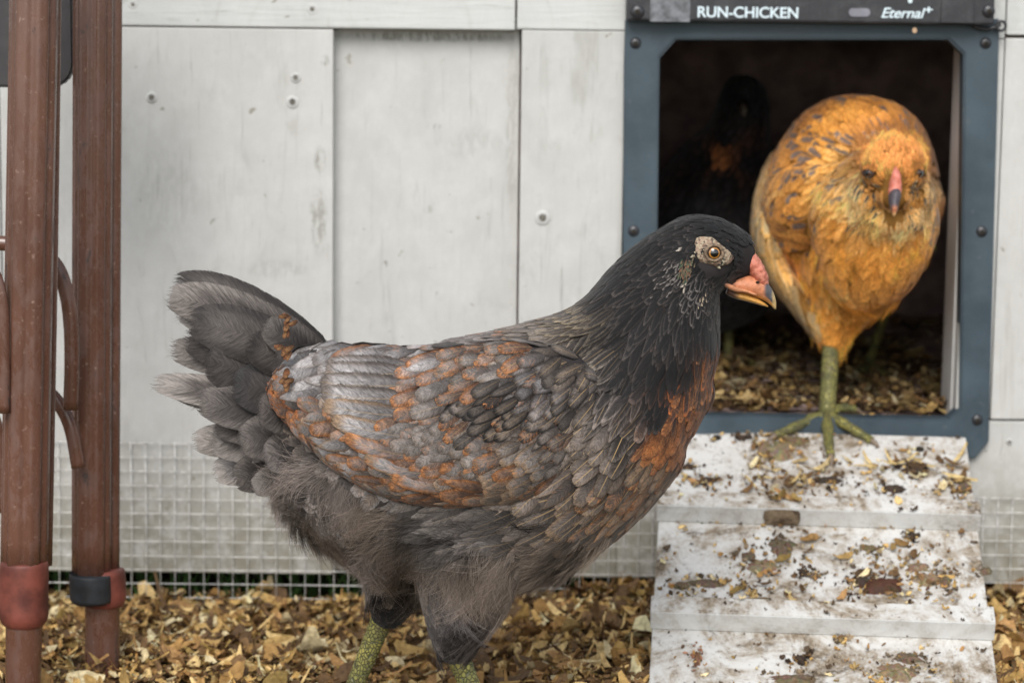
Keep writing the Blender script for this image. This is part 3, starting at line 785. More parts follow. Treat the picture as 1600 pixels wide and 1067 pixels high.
class Guides:
    """rows: px, py, angle, length, width, base(3), edge(3), rust, shaft, fluff"""
    def __init__(s, rows, power=2.6):
        s.xy = np.array([r[:2] for r in rows], float); a = np.radians([r[2] for r in rows])
        s.val = np.array([[math.cos(t), math.sin(t), r[3], r[4], *r[5], *r[6], r[7], r[8], r[9]] for t, r in zip(a, rows)]); s.p = power
    def at(s, px, py):
        d = (s.xy[None, :, 0]-px[:, None])**2 + (s.xy[None, :, 1]-py[:, None])**2
        w_ = 1/(d + 60)**s.p; w_ /= w_.sum(1)[:, None]; return w_ @ s.val
def cover(plume, me, G, sc_m, cand, dens=.5, lift=.055, jit=9, keep=None, conform=.85, bright=.18, mirrorY=None, extra=None, aniso=1.5, parts=None):
    jobs = []
    bv = bvh_of(me); pts, nr = sample_surface(me, cand); px, py = projn(pts); g = G.at(px, py)
    grid = {}; cell = .008; out = []
    for i in range(cand):
        if keep is not None and not keep(pts[i], nr[i], px[i], py[i]): continue
        L, W = g[i, 2]*sc_m, g[i, 3]*sc_m; r = W*dens
        key = tuple((pts[i]//cell).astype(int)); ok = True; R_ = int(r*aniso//cell) + 1
        nx0, ny0, nz0 = (float(q) for q in nr[i]); d0, d2 = g[i, 0], -g[i, 1]; dn = d0*nx0 + d2*nz0
        ax, ay, az = d0 - nx0*dn, -ny0*dn, d2 - nz0*dn; al_ = math.sqrt(ax*ax+ay*ay+az*az) + 1e-9; ax /= al_; ay /= al_; az /= al_; p0x, p0y, p0z = (float(q) for q in pts[i])
        ka = 1/aniso**2; kb = 1/.72; rr2 = r*r
        for a in range(-R_, R_+1):
            for b in range(-R_, R_+1):
                for c in range(-R_, R_+1):
                    for q in grid.get((key[0]+a, key[1]+b, key[2]+c), ()):
                        ux = q[0]-p0x; uy = q[1]-p0y; uz = q[2]-p0z; da = ux*ax+uy*ay+uz*az; da *= da
                        if da*ka + (ux*ux+uy*uy+uz*uz-da)*kb < rr2: ok = False; break
                    if not ok: break
                if not ok: break
            if not ok: break
        if not ok: continue
        grid.setdefault(key, []).append((p0x, p0y, p0z))
        n = Vector(nr[i]); aj = R(rng.normal(0, jit)); dx, dz = g[i, 0], -g[i, 1]
        d = Vector((dx*math.cos(aj)-dz*math.sin(aj), 0, dx*math.sin(aj)+dz*math.cos(aj)))
        d = (d - n*d.dot(n))
        if d.length < .15: d = Vector((dx, -.8, dz)); d -= n*d.dot(n)
        d.normalize(); p = Vector(pts[i]); L *= rng.uniform(.85, 1.18); W *= rng.uniform(.88, 1.12)
        base_l = rng.uniform(0, .0012); sp = []; nn = []; cur = p.copy(); prev = 0; nv = n.copy()
        for t in TR:
            cur = cur + d*(L*(t-prev)); prev = t
            h = bv.find_nearest(cur)
            if h[0] is not None:
                hn = h[1] if h[1].dot(nv) > 0 else -h[1]
                cur = cur.lerp(h[0], conform); nv = nv.lerp(hn, conform).normalized()
                d = (d - nv*d.dot(nv)).normalized()
            sp.append(cur + nv*(base_l + lift*L*t + .0006)); nn.append(nv.copy())
        b = 1 + rng.normal(0, bright); base = np.clip(g[i, 4:7]*b, .004, .85); edge = np.clip(g[i, 7:10]*b, .004, .85)
        rust = g[i, 10]; shaft = g[i, 11]*(rng.random() < .75)*rng.uniform(.4, 1)
        if extra is not None: base, edge, rust, shaft = extra(px[i], py[i], base, edge, rust, shaft)
        jobs.append((L*W*(1 if nr[i][1] < -.3 else 0), (sp, nn, W, base, edge, rust, shaft), dict(lf=max(.6, L/.024), point=L > 2.45*W)))
    if parts:
        jobs.sort(key=lambda q: -q[0])
        for _, a_, k_ in jobs[:parts[2]]: p1 = Plume(); p1.add(*a_, **k_); p1.build(parts[0], parts[1])
        jobs = jobs[parts[2]:]
    for _, a_, k_ in jobs: plume.add(*a_, **k_)
    return out
def down(name, me, G, sc_m, n_tuft, per, fl_min, Lpx, parent, rad=.00014, keep=None, spread=.35, lift=.35, colk=1., bend=1.):
    pts, nr = sample_surface(me, n_tuft*(14 if fl_min == 0 else 3)); px, py = projn(pts); g = G.at(px, py); polys = []; cols = []; cnt = 0
    for i in range(len(pts)):
        if cnt >= n_tuft: break
        fl = g[i, 12]
        if fl_min > 0 and (fl < fl_min or rng.random() > fl): continue
        if keep is not None and not keep(pts[i], nr[i], px[i], py[i]): continue
        cnt += 1; n = nr[i]; d = np.array([g[i, 0], 0, -g[i, 1]]); d = d - n*d.dot(n)*.9; d /= np.linalg.norm(d)+1e-9
        wv = np.array([noise.noise(Vector((*(pts[i]*26),)) ), 0, noise.noise(Vector((*(pts[i]*26+9),)))])*.9*bend
        d = d + wv; d /= np.linalg.norm(d); sd = np.cross(d, n); L = Lpx*sc_m*rng.uniform(.6, 1.25); crv = rng.normal(0, .5)*bend
        c0 = g[i, 4:7]*(1+rng.normal(0, .2)+1.1*noise.noise(Vector(pts[i]*40)))*colk
        for k in range(per):
            o0 = pts[i] + sd*rng.normal(0, .0022) + d*rng.normal(0, .002); s1 = rng.normal(0, spread); l = L*rng.uniform(.6, 1.1); up = lift*rng.uniform(.4, 1.2)
            q = [o0 + d*l*t + sd*(s1*l*t*t + crv*l*t*t*.6) + n*(up*l*(t - .75*t*t) + .001) for t in (0, .2, .4, .6, .8, 1.)]
            polys.append(q); cols.append(np.clip(c0*rng.uniform(.7, 1.35)*(1.35 if (k % 5 == 0) else 1.), 0, .9))
    if polys: return tag(hairs(name, polys, cols, rad, parent), kind='stuff')

def colattr(o, fn):
    me = o.data; off = root_offset(o.parent); at = me.color_attributes.new('fc', 'FLOAT_COLOR', 'POINT')
    c = []
    for v in me.vertices:
        px, py = proj(v.co + off); c += list(fn(px, py, v.co + off)) + [1]
    at.data.foreach_set('color', c)
def mixc(a, b, t): t = max(0, min(1, t)); t = t*t*(3-2*t); return tuple(x*(1-t)+y*t for x, y in zip(a, b))

def eye(c, r, look, parent, iris=(.38, .16, .025)):
    t = NT('eye'); co = t.n('TexCoord').outputs['Object']
    sp = t.n('SeparateXYZ'); t.l(co, sp.inputs[0]); zz = sp.outputs[2]
    cc = t.mix(t.ss(zz, .80*r, .84*r), (.03, .015, .01), iris); cc = t.mix(t.ss(zz, .895*r, .91*r), cc, (.004, .003, .003))
    cc = t.mix(t.ss(zz, .66*r, .72*r), (.10, .06, .03), cc)
    t.b.inputs['Coat Weight'].default_value = 1; t.b.inputs['Coat Roughness'].default_value = .03
    m = t.fin(cc, .25, .5)
    v, f = ellip_geo((0, 0, 0), (r, r, r), 32, 24); me = bpy.data.meshes.new('eye'); me.from_pydata([tuple(q) for q in v], [], f); me.shade_smooth(); me.materials.append(m)
    o = bpy.data.objects.new('eye', me); COL.objects.link(o); o.parent = parent; o.location = Vector(c) - root_offset(parent)
    o.rotation_euler = Vector(look).to_track_quat('Z', 'Y').to_euler(); return o
def ring(name, c, look, r1, r2, mat, parent, rz=1., seg=28):
    q = Vector(look).to_track_quat('Z', 'Y').to_matrix(); v = []; f = []
    for i in range(seg):
        A = 2*math.pi*i/seg
        for j in range(10):
            B = 2*math.pi*j/10; rr = r1 + r2*math.cos(B); v.append(Vector(c) + q @ Vector((rr*math.cos(A), rr*math.sin(A)*rz, r2*math.sin(B))))
    for i in range(seg):
        for j in range(10): f.append((i*10+j, ((i+1) % seg)*10+j, ((i+1) % seg)*10+(j+1) % 10, i*10+(j+1) % 10))
    return pyd(name, v, f, mat, parent, True)
def toe(parent, pts, rad, name='toe'):
    rows = []; m = len(pts)
    pts = spline([tuple(p) for p in pts], 16)
    for i, p in enumerate(pts):
        k = i/15; r = rad*(1-.35*k)*(1 + .10*math.cos(k*3*2*math.pi)); rows.append((*p, r, r))
    d = np.array(pts[-1]) - np.array(pts[-3]); sd = np.cross(d, (0, 0, 1)); nn = np.linalg.norm(sd)
    sd = sd/nn if nn > 1e-6 else np.array((0, 1, 0))
    o = tube(name, rows, M_leg, parent, seg=12, side=tuple(sd))
    e = np.array(pts[-1]); d = d/np.linalg.norm(d)
    cr = [(*(e + d*rad*q + np.array((0, 0, -1))*rad*.25*q*q), rad*.55*(1-q/2.9), rad*.55*(1-q/2.9)) for q in (-.3, .5, 1.2, 2., 2.8)]
    tube('claw', cr, M_claw, o, seg=8, side=tuple(sd)); return o

# ------------------------------------------------------------------ grey hen (profile, walking right)
HY = -.40; SH = S(HY)
hen = empty('hen', (P(700, 1100, HY).x, HY, 0)); tag(hen, 'grey and rust hen with a black head and neck standing in profile before the wall', 'hen')
def hp(px, py, dy=0): q = P(px, py, HY + dy); return (q.x, q.y, q.z)
def hrow(px, py, rz, ry, dy=0): return (*hp(px, py, dy), rz*SH, ry)
def vsec(x, top, bot, hw): return hrow(x, (top+bot)/2, (bot-top)/2, hw)
body_rows = [vsec(452, 560, 630, .012), vsec(472, 545, 670, .026), vsec(502, 538, 745, .040), vsec(548, 545, 840, .054), vsec(620, 545, 895, .067), vsec(720, 533, 918, .074),
    vsec(820, 518, 905, .074), vsec(900, 508, 850, .069), vsec(965, 500, 785, .062), vsec(1020, 495, 722, .052), vsec(1062, 510, 682, .040), vsec(1092, 540, 640, .024), vsec(1102, 560, 610, .010)]
neck_rows = [hrow(930, 640, 118, .058), hrow(975, 590, 122, .054), hrow(1008, 540, 116, .048), hrow(1026, 490, 104, .040), hrow(1048, 445, 86, .033), hrow(1072, 412, 68, .029), hrow(1095, 398, 58, .026)]
head_rows = [hrow(1046, 412, 40, .018), hrow(1070, 402, 60, .025), hrow(1100, 400, 62, .0265), hrow(1128, 407, 58, .0235), hrow(1145, 414, 51, .0155), hrow(1157, 424, 37, .0085), hrow(1165, 434, 20, .004)]
thN = [hrow(735, 840, 95, .036, -.035), hrow(725, 920, 72, .030, -.036), hrow(716, 975, 48, .021, -.036), hrow(712, 1018, 26, .012, -.036), hrow(713, 1032, 15, .007, -.036)]
thF = [hrow(650, 830, 80, .034, .035), hrow(625, 900, 50, .024, .035), hrow(610, 945, 32, .016, .035), hrow(602, 975, 20, .009, .035)]
mantle = [hrow(690, 554, 18, .026), hrow(760, 550, 26, .036), hrow(830, 543, 35, .044), hrow(895, 530, 42, .046), hrow(945, 508, 50, .044), hrow(985, 472, 54, .040), hrow(1018, 436, 48, .03)]
rump = [hrow(580, 720, 80, .045), hrow(545, 785, 58, .038), hrow(540, 835, 42, .028)]
gs = [tube_geo(body_rows, 28, smooth_n=40), tube_geo(neck_rows, 26, smooth_n=24), tube_geo(head_rows, 24, smooth_n=24), tube_geo(thN, 18, smooth_n=12), tube_geo(thF, 18, smooth_n=12), tube_geo(rump, 18, smooth_n=10), tube_geo(mantle, 22, smooth_n=26)]
hb = remeshed(gs, .0034, 7)
K = (.0055, .005, .005); K2 = (.026, .022, .020); G1 = (.118, .098, .086); G2 = (.162, .143, .132); G3 = (.23, .218, .215); GB = (.098, .077, .061); T1 = (.19, .13, .085); RU = (.24, .075, .018)
DG = (.038, .031, .027)
def f_(px, py, a, L, W, b, e, r=0, s=0, fl=0): return (px, py, a, L, W, b, e, r, s, fl)
HG = Guides([
 f_(1172, 400, 205, 12, 6, K, K), f_(1150, 365, 200, 13, 7, K, K), f_(1120, 345, 188, 16, 8, K, K), f_(1080, 340, 175, 20, 9, K, K2), f_(1050, 360, 160, 26, 11, K, K2),
 f_(1075, 400, 150, 22, 10, K, K2), f_(1060, 440, 135, 30, 12, K, K2), f_(1090, 450, 125, 22, 10, K, (.09, .08, .075)), f_(1120, 455, 120, 17, 9, K, DG), f_(1150, 462, 150, 12, 7, (.05, .03, .02), DG), f_(1140, 480, 105, 18, 9, K, DG),
 f_(1015, 400, 142, 36, 13, K, K2), f_(970, 450, 140, 46, 15, K, DG), f_(925, 485, 150, 52, 17, DG, (.15, .12, .08), .1, .3), f_(990, 500, 128, 52, 16, K, K2), f_(940, 540, 135, 55, 19, K2, (.13, .11, .09), .0, .5),
 f_(1050, 500, 110, 48, 15, K, K2), f_(1105, 510, 98, 40, 14, K, K2), f_(1000, 570, 122, 55, 18, K, K2), f_(1060, 570, 108, 46, 16, K, K), f_(960, 610, 135, 55, 20, K2, G1, 0, .5), f_(1030, 630, 116, 48, 18, K, K2),
 f_(1125, 560, 100, 34, 15, (.08, .03, .015), RU, .55, 0), f_(1100, 600, 105, 36, 17, (.05, .025, .015), RU, .7, 0), f_(1085, 650, 115, 40, 20, RU, RU, .95, .1), f_(1040, 680, 120, 42, 22, RU, RU, 1., .2), f_(1065, 610, 108, 36, 16, (.04, .02, .015), RU, .5, 0),
 f_(990, 670, 130, 46, 22, DG, G1, .1, .9), f_(950, 680, 140, 46, 24, G1, GB, .05, .9), f_(1020, 730, 124, 50, 24, T1, GB, .45, .8), f_(970, 750, 130, 56, 26, G1, (.15, .11, .08), .25, 1.), f_(985, 790, 128, 50, 24, (.2, .14, .10), (.22, .12, .06), .4, .8),
 f_(930, 810, 140, 70, 30, G1, T1, .22, .9, .1), f_(940, 850, 142, 64, 26, (.14, .11, .085), GB, .25, .3, .35), f_(890, 880, 150, 62, 28, GB, G1, .05, .1, .8), f_(880, 790, 150, 80, 34, G1, GB, .08, .7, .15),
 f_(860, 505, 165, 50, 20, G1, (.12, .10, .08), .2, .4), f_(780, 520, 172, 50, 22, G1, G2, .35, .2), f_(690, 535, 177, 55, 24, G2, G1, .42, .1), f_(600, 545, 182, 60, 26, G3, G2, .35, .1), f_(530, 550, 190, 60, 28, G3, G2, .2, 0), f_(480, 560, 195, 50, 26, G2, DG, .25, 0),
 f_(800, 820, 165, 100, 34, (.068,.060,.055), (.075,.065,.06), 0, .2, .55), f_(700, 830, 160, 100, 34, (.065,.058,.053), (.07,.062,.056), 0, .1, .75), f_(600, 810, 135, 75, 34, GB, (.12, .11, .105), 0, 0, .9), f_(520, 770, 128, 54, 30, G1, G2, .05, 0, 1.), f_(485, 740, 135, 44, 26, G1, G2, 0, 0, 1.),  # first two flank tones darkened to paint the shade below the wing
 f_(510, 830, 105, 54, 28, GB, G1, 0, 0, 1.), f_(560, 880, 105, 60, 28, G1, GB, 0, 0, 1.), f_(640, 880, 115, 66, 30, GB, GB, 0, 0, 1.), f_(740, 900, 110, 66, 30, GB, G1, 0, 0, 1.), f_(820, 890, 140, 66, 30, GB, T1, .08, 0, 1.),
 f_(700, 960, 80, 46, 22, (.07, .062, .06), G1, 0, 0, .9), f_(740, 980, 110, 40, 20, DG, GB, .0, 0, .8), f_(712, 1015, 90, 26, 14, K, DG, 0, 0, .25), f_(610, 940, 80, 30, 18, K, K2, 0, 0, .3), f_(605, 970, 85, 22, 14, K, K, 0, 0, .2),
 f_(460, 620, 190, 60, 30, DG, DG, 0, 0, .1), f_(470, 690, 185, 50, 30, DG, GB, 0, 0, .4)])
hbody = link('body', hb.copy(), mat_plain('dark_skin', (.035, .03, .03), .9, .1), hen, True)
def hkeep(p, n, px, py):
    if (px-1121)**2/29**2 + (py-409)**2/21**2 < 1 and abs(n[1]) > .4: return False
    return not (px > 1150 and py > 430) and not (px > 1160 and py > 386)
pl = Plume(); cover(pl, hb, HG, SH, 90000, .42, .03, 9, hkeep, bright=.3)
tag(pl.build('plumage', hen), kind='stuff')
def fkeep(p, n, px, py):
    if px < 500 and rng.random() > .35: return False
    wb = np.interp(px, [440, 470, 520, 580, 650, 730, 810, 870, 950], [640, 690, 745, 790, 815, 822, 812, 800, 780])
    return py > wb - 8 or abs(p[1]-HY) < .03
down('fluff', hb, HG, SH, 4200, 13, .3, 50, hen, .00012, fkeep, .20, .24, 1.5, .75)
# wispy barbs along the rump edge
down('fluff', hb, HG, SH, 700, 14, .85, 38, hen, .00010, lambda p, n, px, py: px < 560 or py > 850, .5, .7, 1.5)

pl = Plume(); cover(pl, hb, HG, SH*1.12, 26000, .46, .13, 9, lambda p, n, px, py: n[1] < -.3 and 545 < py < 745 and 915 + abs(py-640)*.12 < px < 985, .45, .25)
cover(pl, hb, HG, SH*1.1, 30000, .46, .12, 9, lambda p, n, px, py: n[1] < .05 and p[1] < HY - .012 and 640 < px < 960 and py < 572 - max(0, (760-px)*.1), .5, .25)
tag(pl.build('shoulder_feathers', hen), kind='stuff')
# wings
def make_wing(sg):
    wr = lambda x, top, bot, th: (*hp(x, (top+bot)/2, sg*th[0]), (bot-top)/2*SH, th[1])
    rows = [wr(446, 532, 612, (-.030, .005)), wr(470, 530, 658, (-.036, .009)), wr(520, 535, 706, (-.050, .013)), wr(580, 540, 752, (-.060, .017)), wr(650, 545, 782, (-.067, .020)), wr(730, 541, 788, (-.070, .021)),
        wr(810, 536, 778, (-.068, .020)), wr(870, 542, 752, (-.056, .017)), wr(920, 568, 722, (-.049, .013)), wr(950, 590, 685, (-.044, .008)), wr(962, 610, 660, (-.04, .004))]
    return remeshed([tube_geo(rows, 30, smooth_n=44)], .003, 4)
WG = Guides([
 f_(940, 600, 142, 46, 22, G1, DG, 0.03, .9), f_(900, 560, 150, 48, 21, GB, DG, 0.03, .8), f_(930, 660, 145, 44, 22, G1, GB, 0.19, .9), f_(900, 710, 160, 46, 24, G1, DG, 0.39, .6),
 f_(850, 600, 148, 42, 21, (.13, .12, .12), DG, 0.22, .5), f_(860, 650, 148, 40, 21, G1, K2, 0.24, .5), f_(800, 640, 150, 38, 20, GB, K, 0.29, .4), f_(850, 720, 155, 46, 24, G2, T1, 0.58, .3), f_(790, 620, 148, 40, 20, DG, K, 0.26, .3),
 f_(800, 560, 158, 46, 22, G2, GB, 0.44, .4), f_(740, 570, 160, 46, 22, G2, GB, 0.54, .3), f_(740, 640, 150, 42, 21, G1, K2, 0.34, .3), f_(760, 700, 152, 46, 24, G2, GB, 0.49, .3), f_(720, 690, 155, 48, 24, G2, G1, 0.58, .1),
 f_(680, 560, 168, 54, 24, G3, G2, 0.56, .1), f_(680, 620, 158, 48, 24, G2, G1, 0.49, .3), f_(640, 660, 160, 48, 26, G2, G1, 0.54, .1), f_(680, 740, 165, 56, 26, G2, T1, 0.58, 0), f_(760, 760, 172, 60, 26, G1, T1, 0.58, .1), f_(830, 760, 172, 55, 24, GB, T1, 0.44, .2),
 f_(600, 580, 176, 70, 30, G3, G2, 0.34, 0), f_(600, 630, 172, 60, 28, G3, G2, 0.39, 0), f_(600, 700, 170, 54, 26, G2, G2, 0.58, 0), f_(560, 720, 180, 54, 24, G3, T1, 0.54, 0), f_(540, 660, 182, 60, 24, G2, T1, 0.58, 0),
 f_(520, 560, 184, 76, 30, G3, G2, 0.06, 0), f_(520, 610, 180, 80, 30, G3, G2, 0.03, 0), f_(470, 580, 186, 60, 28, G3, G2, 0.24, 0), f_(480, 640, 190, 40, 22, G1, RU, 0.62, 0), f_(450, 560, 188, 26, 16, DG, RU, 0.60, 0), f_(450, 600, 188, 24, 16, DG, RU, 0.62, 0)])
def wkeep(p, n, px, py): return not (px < 612 and 530 < py < 665 and abs(p[1]-HY) > .02 and rng.random() < .9)
for sg in (1, -1):
    wme = make_wing(sg); wo = link('wing', wme.copy(), hbody.data.materials[0], hen, True)
    pl = Plume(); cover(pl, wme, WG, SH*1.08, 26000 if sg == 1 else 12000, .44, .045, 8, wkeep, .9, .22, aniso=1.75, parts=('covert_feather', wo, 240) if sg == 1 else None)
    tag(pl.build('covert_feathers', wo), kind='stuff')
    # long secondaries laid along the rear of the wing, each a part
    bv = bvh_of(wme)
    sec = [((620, 552), (452, 536), 26), ((625, 574), (450, 556), 30), ((628, 598), (448, 580), 30), ((630, 622), (452, 604), 28), ((640, 650), (462, 628), 26), ((650, 684), (484, 656), 24), ((660, 716), (512, 688), 22), ((690, 746), (552, 722), 20), ((720, 768), (600, 752), 20)]
    for k, (a, b, wpx) in enumerate(sec):
        sp = []; nn = []
        for t in TR:
            x = a[0] + (b[0]-a[0])*t; y = a[1] + (b[1]-a[1])*t + 6*math.sin(t*3.14)
            q = Vector(hp(x, y, sg*-.09)); h = bv.find_nearest(q); n = Vector((0, -sg, 0)).lerp(h[1], .6).normalized()
            sp.append(h[0] + n*(.0010 + .0026*t + .0005*(8-k)/8*2)); nn.append(n)
        p1 = Plume(); cc = np.array(G3)*rng.uniform(.85, 1.15); p1.add(sp, nn, wpx*1.5*SH, cc*1.05, np.array(G1) if k < 4 else np.array(T1), .04 if k < 4 else .5, .25); p1.build('flight_feather', wo)
# band of rusty tips hanging at the rear of the wing
pl = Plume()
for k in range(44):
    y = 504 + 96*rng.random(); x = 442 + rng.normal(0, 5)
    if k % 3 == 0: y = (510, 549, 590)[(k//3) % 3] + rng.normal(0, 5) + rng.normal(0, 5) - (y-550)*.02; q = Vector(hp(x+12, y-4, -.052)); d = Vector((-.6, 0, rng.normal(-.7, .4))).normalized()
    L = rng.uniform(10, 18)*SH; n = Vector((rng.normal(-.1, .08), -1, rng.normal(0, .08))).normalized(); d = (d + Vector((rng.normal(0, .15), .12, rng.normal(0, .3)))).normalized()
    pl.add([q + d*L*t + n*.002*t for t in TR], [n]*7, rng.uniform(5, 10)*SH, np.array((.13, .05, .02)) if k % 3 else np.array((.17, .085, .035)), np.array((.05, .025, .015)) if k % 3 else np.array((.10, .045, .018)), .3 if k % 3 else 0., 0)
tag(pl.build('rusty_tips', hen), kind='stuff')

# tail: broad feathers fanned to the left, both sides of the midline
tb = (.076, .066, .060); td = (.036, .031, .029); tl = (.13, .115, .105); tt = (.20, .18, .165)
tails = [ # root, tip, width, bow, dy, base, edge
 ((520, 560), (268, 438), 62, -26, .004, tb, td), ((515, 565), (256, 462), 74, -20, -.004, tb, tl), ((515, 580), (272, 478), 80, -16, .008, (.07, .06, .055), tt), ((515, 585), (292, 500), 84, -14, -.010, tb, td),
 ((512, 600), (262, 545), 66, -6, .006, tb, tl), ((512, 605), (285, 528), 76, -8, -.004, tb, td), ((510, 610), (318, 565), 96, -4, -.016, td, td),
 ((510, 625), (234, 596), 54, 6, .002, tb, tt), ((510, 630), (262, 606), 62, 6, .010, tb, tl), ((510, 640), (305, 625), 76, 6, -.012, td, tb), ((508, 645), (330, 660), 72, 8, -.006, td, tb),
 ((510, 655), (298, 690), 66, 10, .010, tl, tt), ((512, 660), (325, 690), 70, 12, -.002, tb, tl), ((512, 668), (330, 738), 66, 14, .012, (.13, .12, .115), tt), ((515, 668), (362, 752), 74, 14, .002, td, tb), ((520, 672), (392, 764), 50, 18, -.006, tb, tl),
 ((525, 675), (428, 768), 46, 16, -.012, td, tl), ((520, 650), (370, 690), 80, 6, -.020, td, tb), ((518, 620), (360, 600), 88, 0, -.022, td, (.03, .027, .027)), ((522, 600), (385, 535), 76, -6, -.022, tb, td), ((530, 640), (400, 640), 78, 2, -.028, td, tb),
 ((530, 670), (410, 715), 74, 8, -.026, td, tb), ((530, 590), (410, 505), 60, -8, -.018, td, tb), ((535, 610), (425, 560), 66, -4, -.030, td, td), ((535, 640), (430, 600), 60, 0, -.033, (.045, .04, .04), tb)]
TT = np.array([0, .1, .22, .36, .5, .64, .76, .86, .94, 1.])
class PlumeT(Plume): pass
for k, (a, b, wpx, bow, dy, cb, ce) in enumerate(tails):
    sp = []; L = math.hypot(b[0]-a[0], b[1]-a[1]); nx_, ny_ = -(b[1]-a[1])/L, (b[0]-a[0])/L
    for t in TT:
        m = math.sin(t*math.pi)*bow; x = a[0]+(b[0]-a[0])*t - nx_*m*-1*(1), ; x = x[0]; y = a[1]+(b[1]-a[1])*t + (1 if ny_ else 1)*m
        sp.append(Vector(hp(x, y, dy*(.4+.9*t) + .004*math.sin(t*3+k))))
    n = Vector((rng.normal(0, .08)-.1, -1, rng.normal(0, .12)+.1)).normalized()
    p1 = Plume(); g_ = rng.uniform(.9, 1.15)
    v0 = VC; p1.add(sp, [n]*10, wpx*SH, np.array(cb)*g_, np.array(ce)*g_, -.6, 0., .05, TT, 3.2)
    o = p1.build('tail_feather', hen)
for k in range(22):      # far side of the tail, seen from other positions
    a, b, wpx, bow, dy, cb, ce = tails[k]
    if k % 2: continue
    sp = [Vector(hp(a[0]+(b[0]-a[0])*t*.93+8, a[1]+(b[1]-a[1])*t*.93, .02+abs(dy)*(.4+t))) for t in TT]
    p1 = Plume(); p1.add(sp, [Vector((0, -1, 0))]*10, wpx*SH*.9, np.array(td), np.array(tb), -.6, 0, .05, TT); p1.build('tail_feather', hen)
# downy fringes on the tail tips
polys = []; cols = []
for (a, b, wpx, bow, dy, cb, ce) in tails:
    d = np.array([b[0]-a[0], b[1]-a[1]], float); d /= np.linalg.norm(d); pn = np.array([-d[1], d[0]])
    for k in range(12):
        t = rng.uniform(.8, 1); sgn = 1 if rng.random() < .5 else -1; hw = wpx/2*float(prof_round(np.array([t]))[0])*.93
        c = np.array(a)+(np.array(b)-np.array(a))*t + np.array([0, math.sin(t*math.pi)*bow]) + pn*sgn*hw; dd = d*.85 + pn*sgn*.5 + rng.normal(0, .15, 2); l = rng.uniform(3, 9)
        polys.append([hp(c[0]+dd[0]*l*q - d[0]*3, c[1]+dd[1]*l*q + 2*q*q, dy*(.4+.9*t)-.0008) for q in (0, .33, .66, 1)]); cols.append(np.array(ce)*rng.uniform(.9, 1.6))
tag(hairs('tail_fringe', polys, cols, .00010, hen), kind='stuff')

# face, eye, beak, comb
Hh = hen; hbv = bvh_of(hb)
for sg in (1, -1):
    def surf(px, py, off=0.):
        q = Vector(hp(px, py, sg*-.08)); h = hbv.ray_cast(q, Vector((0, sg, 0)))
        if h[0] is None: h = hbv.find_nearest(q)
        n = h[1] if h[1].y*sg < 0 else -h[1]; return h[0] + n*off, n
    v = []; f = []; n_ = 30
    v.append(surf(1121, 409, .0016)[0])
    for ri, rr in enumerate((.3, .55, .78, .92, 1.06)):
        for k in range(n_):
            t = 2*math.pi*k/n_; m = rr*(1 + .26*noise.noise(Vector((math.cos(t)*2, math.sin(t)*2, 5.5))))
            v.append(surf(1124 + 33*m*math.cos(t) + 4*math.sin(t), 409 + 24*m*math.sin(t) + 5*math.cos(t), (.0016, .0020, .0022, .0016, -.0006)[ri] + .0004*noise.noise(Vector((k*.9, ri*2., 0))))[0])
    for k in range(n_):
        j = (k+1) % n_; f.append((0, 1+k, 1+j))
        for ri in range(4): q = 1+ri*n_; f.append((q+k, q+n_+k, q+n_+j, q+j))
    pyd('face_skin', v, f, M_skin, hen, True)
    sp_, sn = surf(1126, 409); look = Vector((.10, -sg, .04)).normalized(); r_e = 15*SH
    ce = sp_ - look*(r_e - .0040)
    eye(ce, r_e, look, hen); ring('eyelid', sp_ + look*.0022, look, 13.6*SH, 3.0*SH, mat_plain('pale_eyelid', (.16, .11, .07), .55, .4, nz=.6, scale=500), hen, .88)
# short pale flecks round the face
pl = Plume(); hbv = bvh_of(hb)
def fleck(px, py, ang, L, W, c, lift=.002):
    q = Vector(hp(px, py, -.05)); h = hbv.find_nearest(q); n = h[1]; d = Vector((math.cos(R(ang)), 0, -math.sin(R(ang)))); d = (d-n*d.dot(n)).normalized()
    pl.add([h[0] + d*L*SH*t + n*(lift+.0006*t) for t in TR], [n]*7, W*SH, np.array(c), np.array(c)*.8, -1, 0)
for k in range(150):
    a = rng.uniform(140, 420); rr = rng.uniform(.85, 1.18); px = 1122+34*math.cos(R(a))*rr; py = 410+24*math.sin(R(a))*rr
    if px > 1156: continue
    fleck(px, py, a if a < 270 else a-50, rng.uniform(3, 6.5), 2, (.42, .37, .26) if rng.random() < .45 else (.03, .025, .022), .0024)
for k in range(60): fleck(1062+rng.normal(0, 18), 422+rng.normal(0, 15), 130+rng.normal(0, 15), rng.uniform(5, 11), 2.4, (.13, .115, .105))
for k in range(8): fleck(1082+rng.normal(0, 4), 444+rng.normal(0, 5), 120, 7, 2.5, (.36, .32, .26))
for k in range(6): fleck(1060+rng.normal(0, 3), 365+rng.normal(0, 4), 150, 7, 2.4, (.36, .32, .27))
for k in range(60): fleck(1080+rng.normal(0, 6), 412+rng.normal(0, 10), 105+rng.normal(0, 12), rng.uniform(7, 12), 2.6, (.13*rng.uniform(.3, 1.3), .075, .045), .003)
for k in range(10): fleck(1137+rng.normal(0, 8), 470+rng.normal(0, 6), 100, 6, 2.5, (.35, .28, .2), .002)
tag(pl.build('face_flecks', hen), kind='stuff')
up = [hrow(1136, 444, 6, .006), hrow(1150, 444, 12, .0080), hrow(1164, 445, 15, .0078), hrow(1178, 447, 16, .0070), hrow(1190, 453, 14.5, .0058), hrow(1200, 462, 10.5, .0042), hrow(1207, 472, 6, .0027), hrow(1211.5, 483, 1.4, .0008)]
bk = tube('upper_beak', up, M_beak, hen, seg=22, smooth_n=30)
PK = (.56, .22, .11); PY = (.58, .30, .07); BL = (.085, .085, .095)
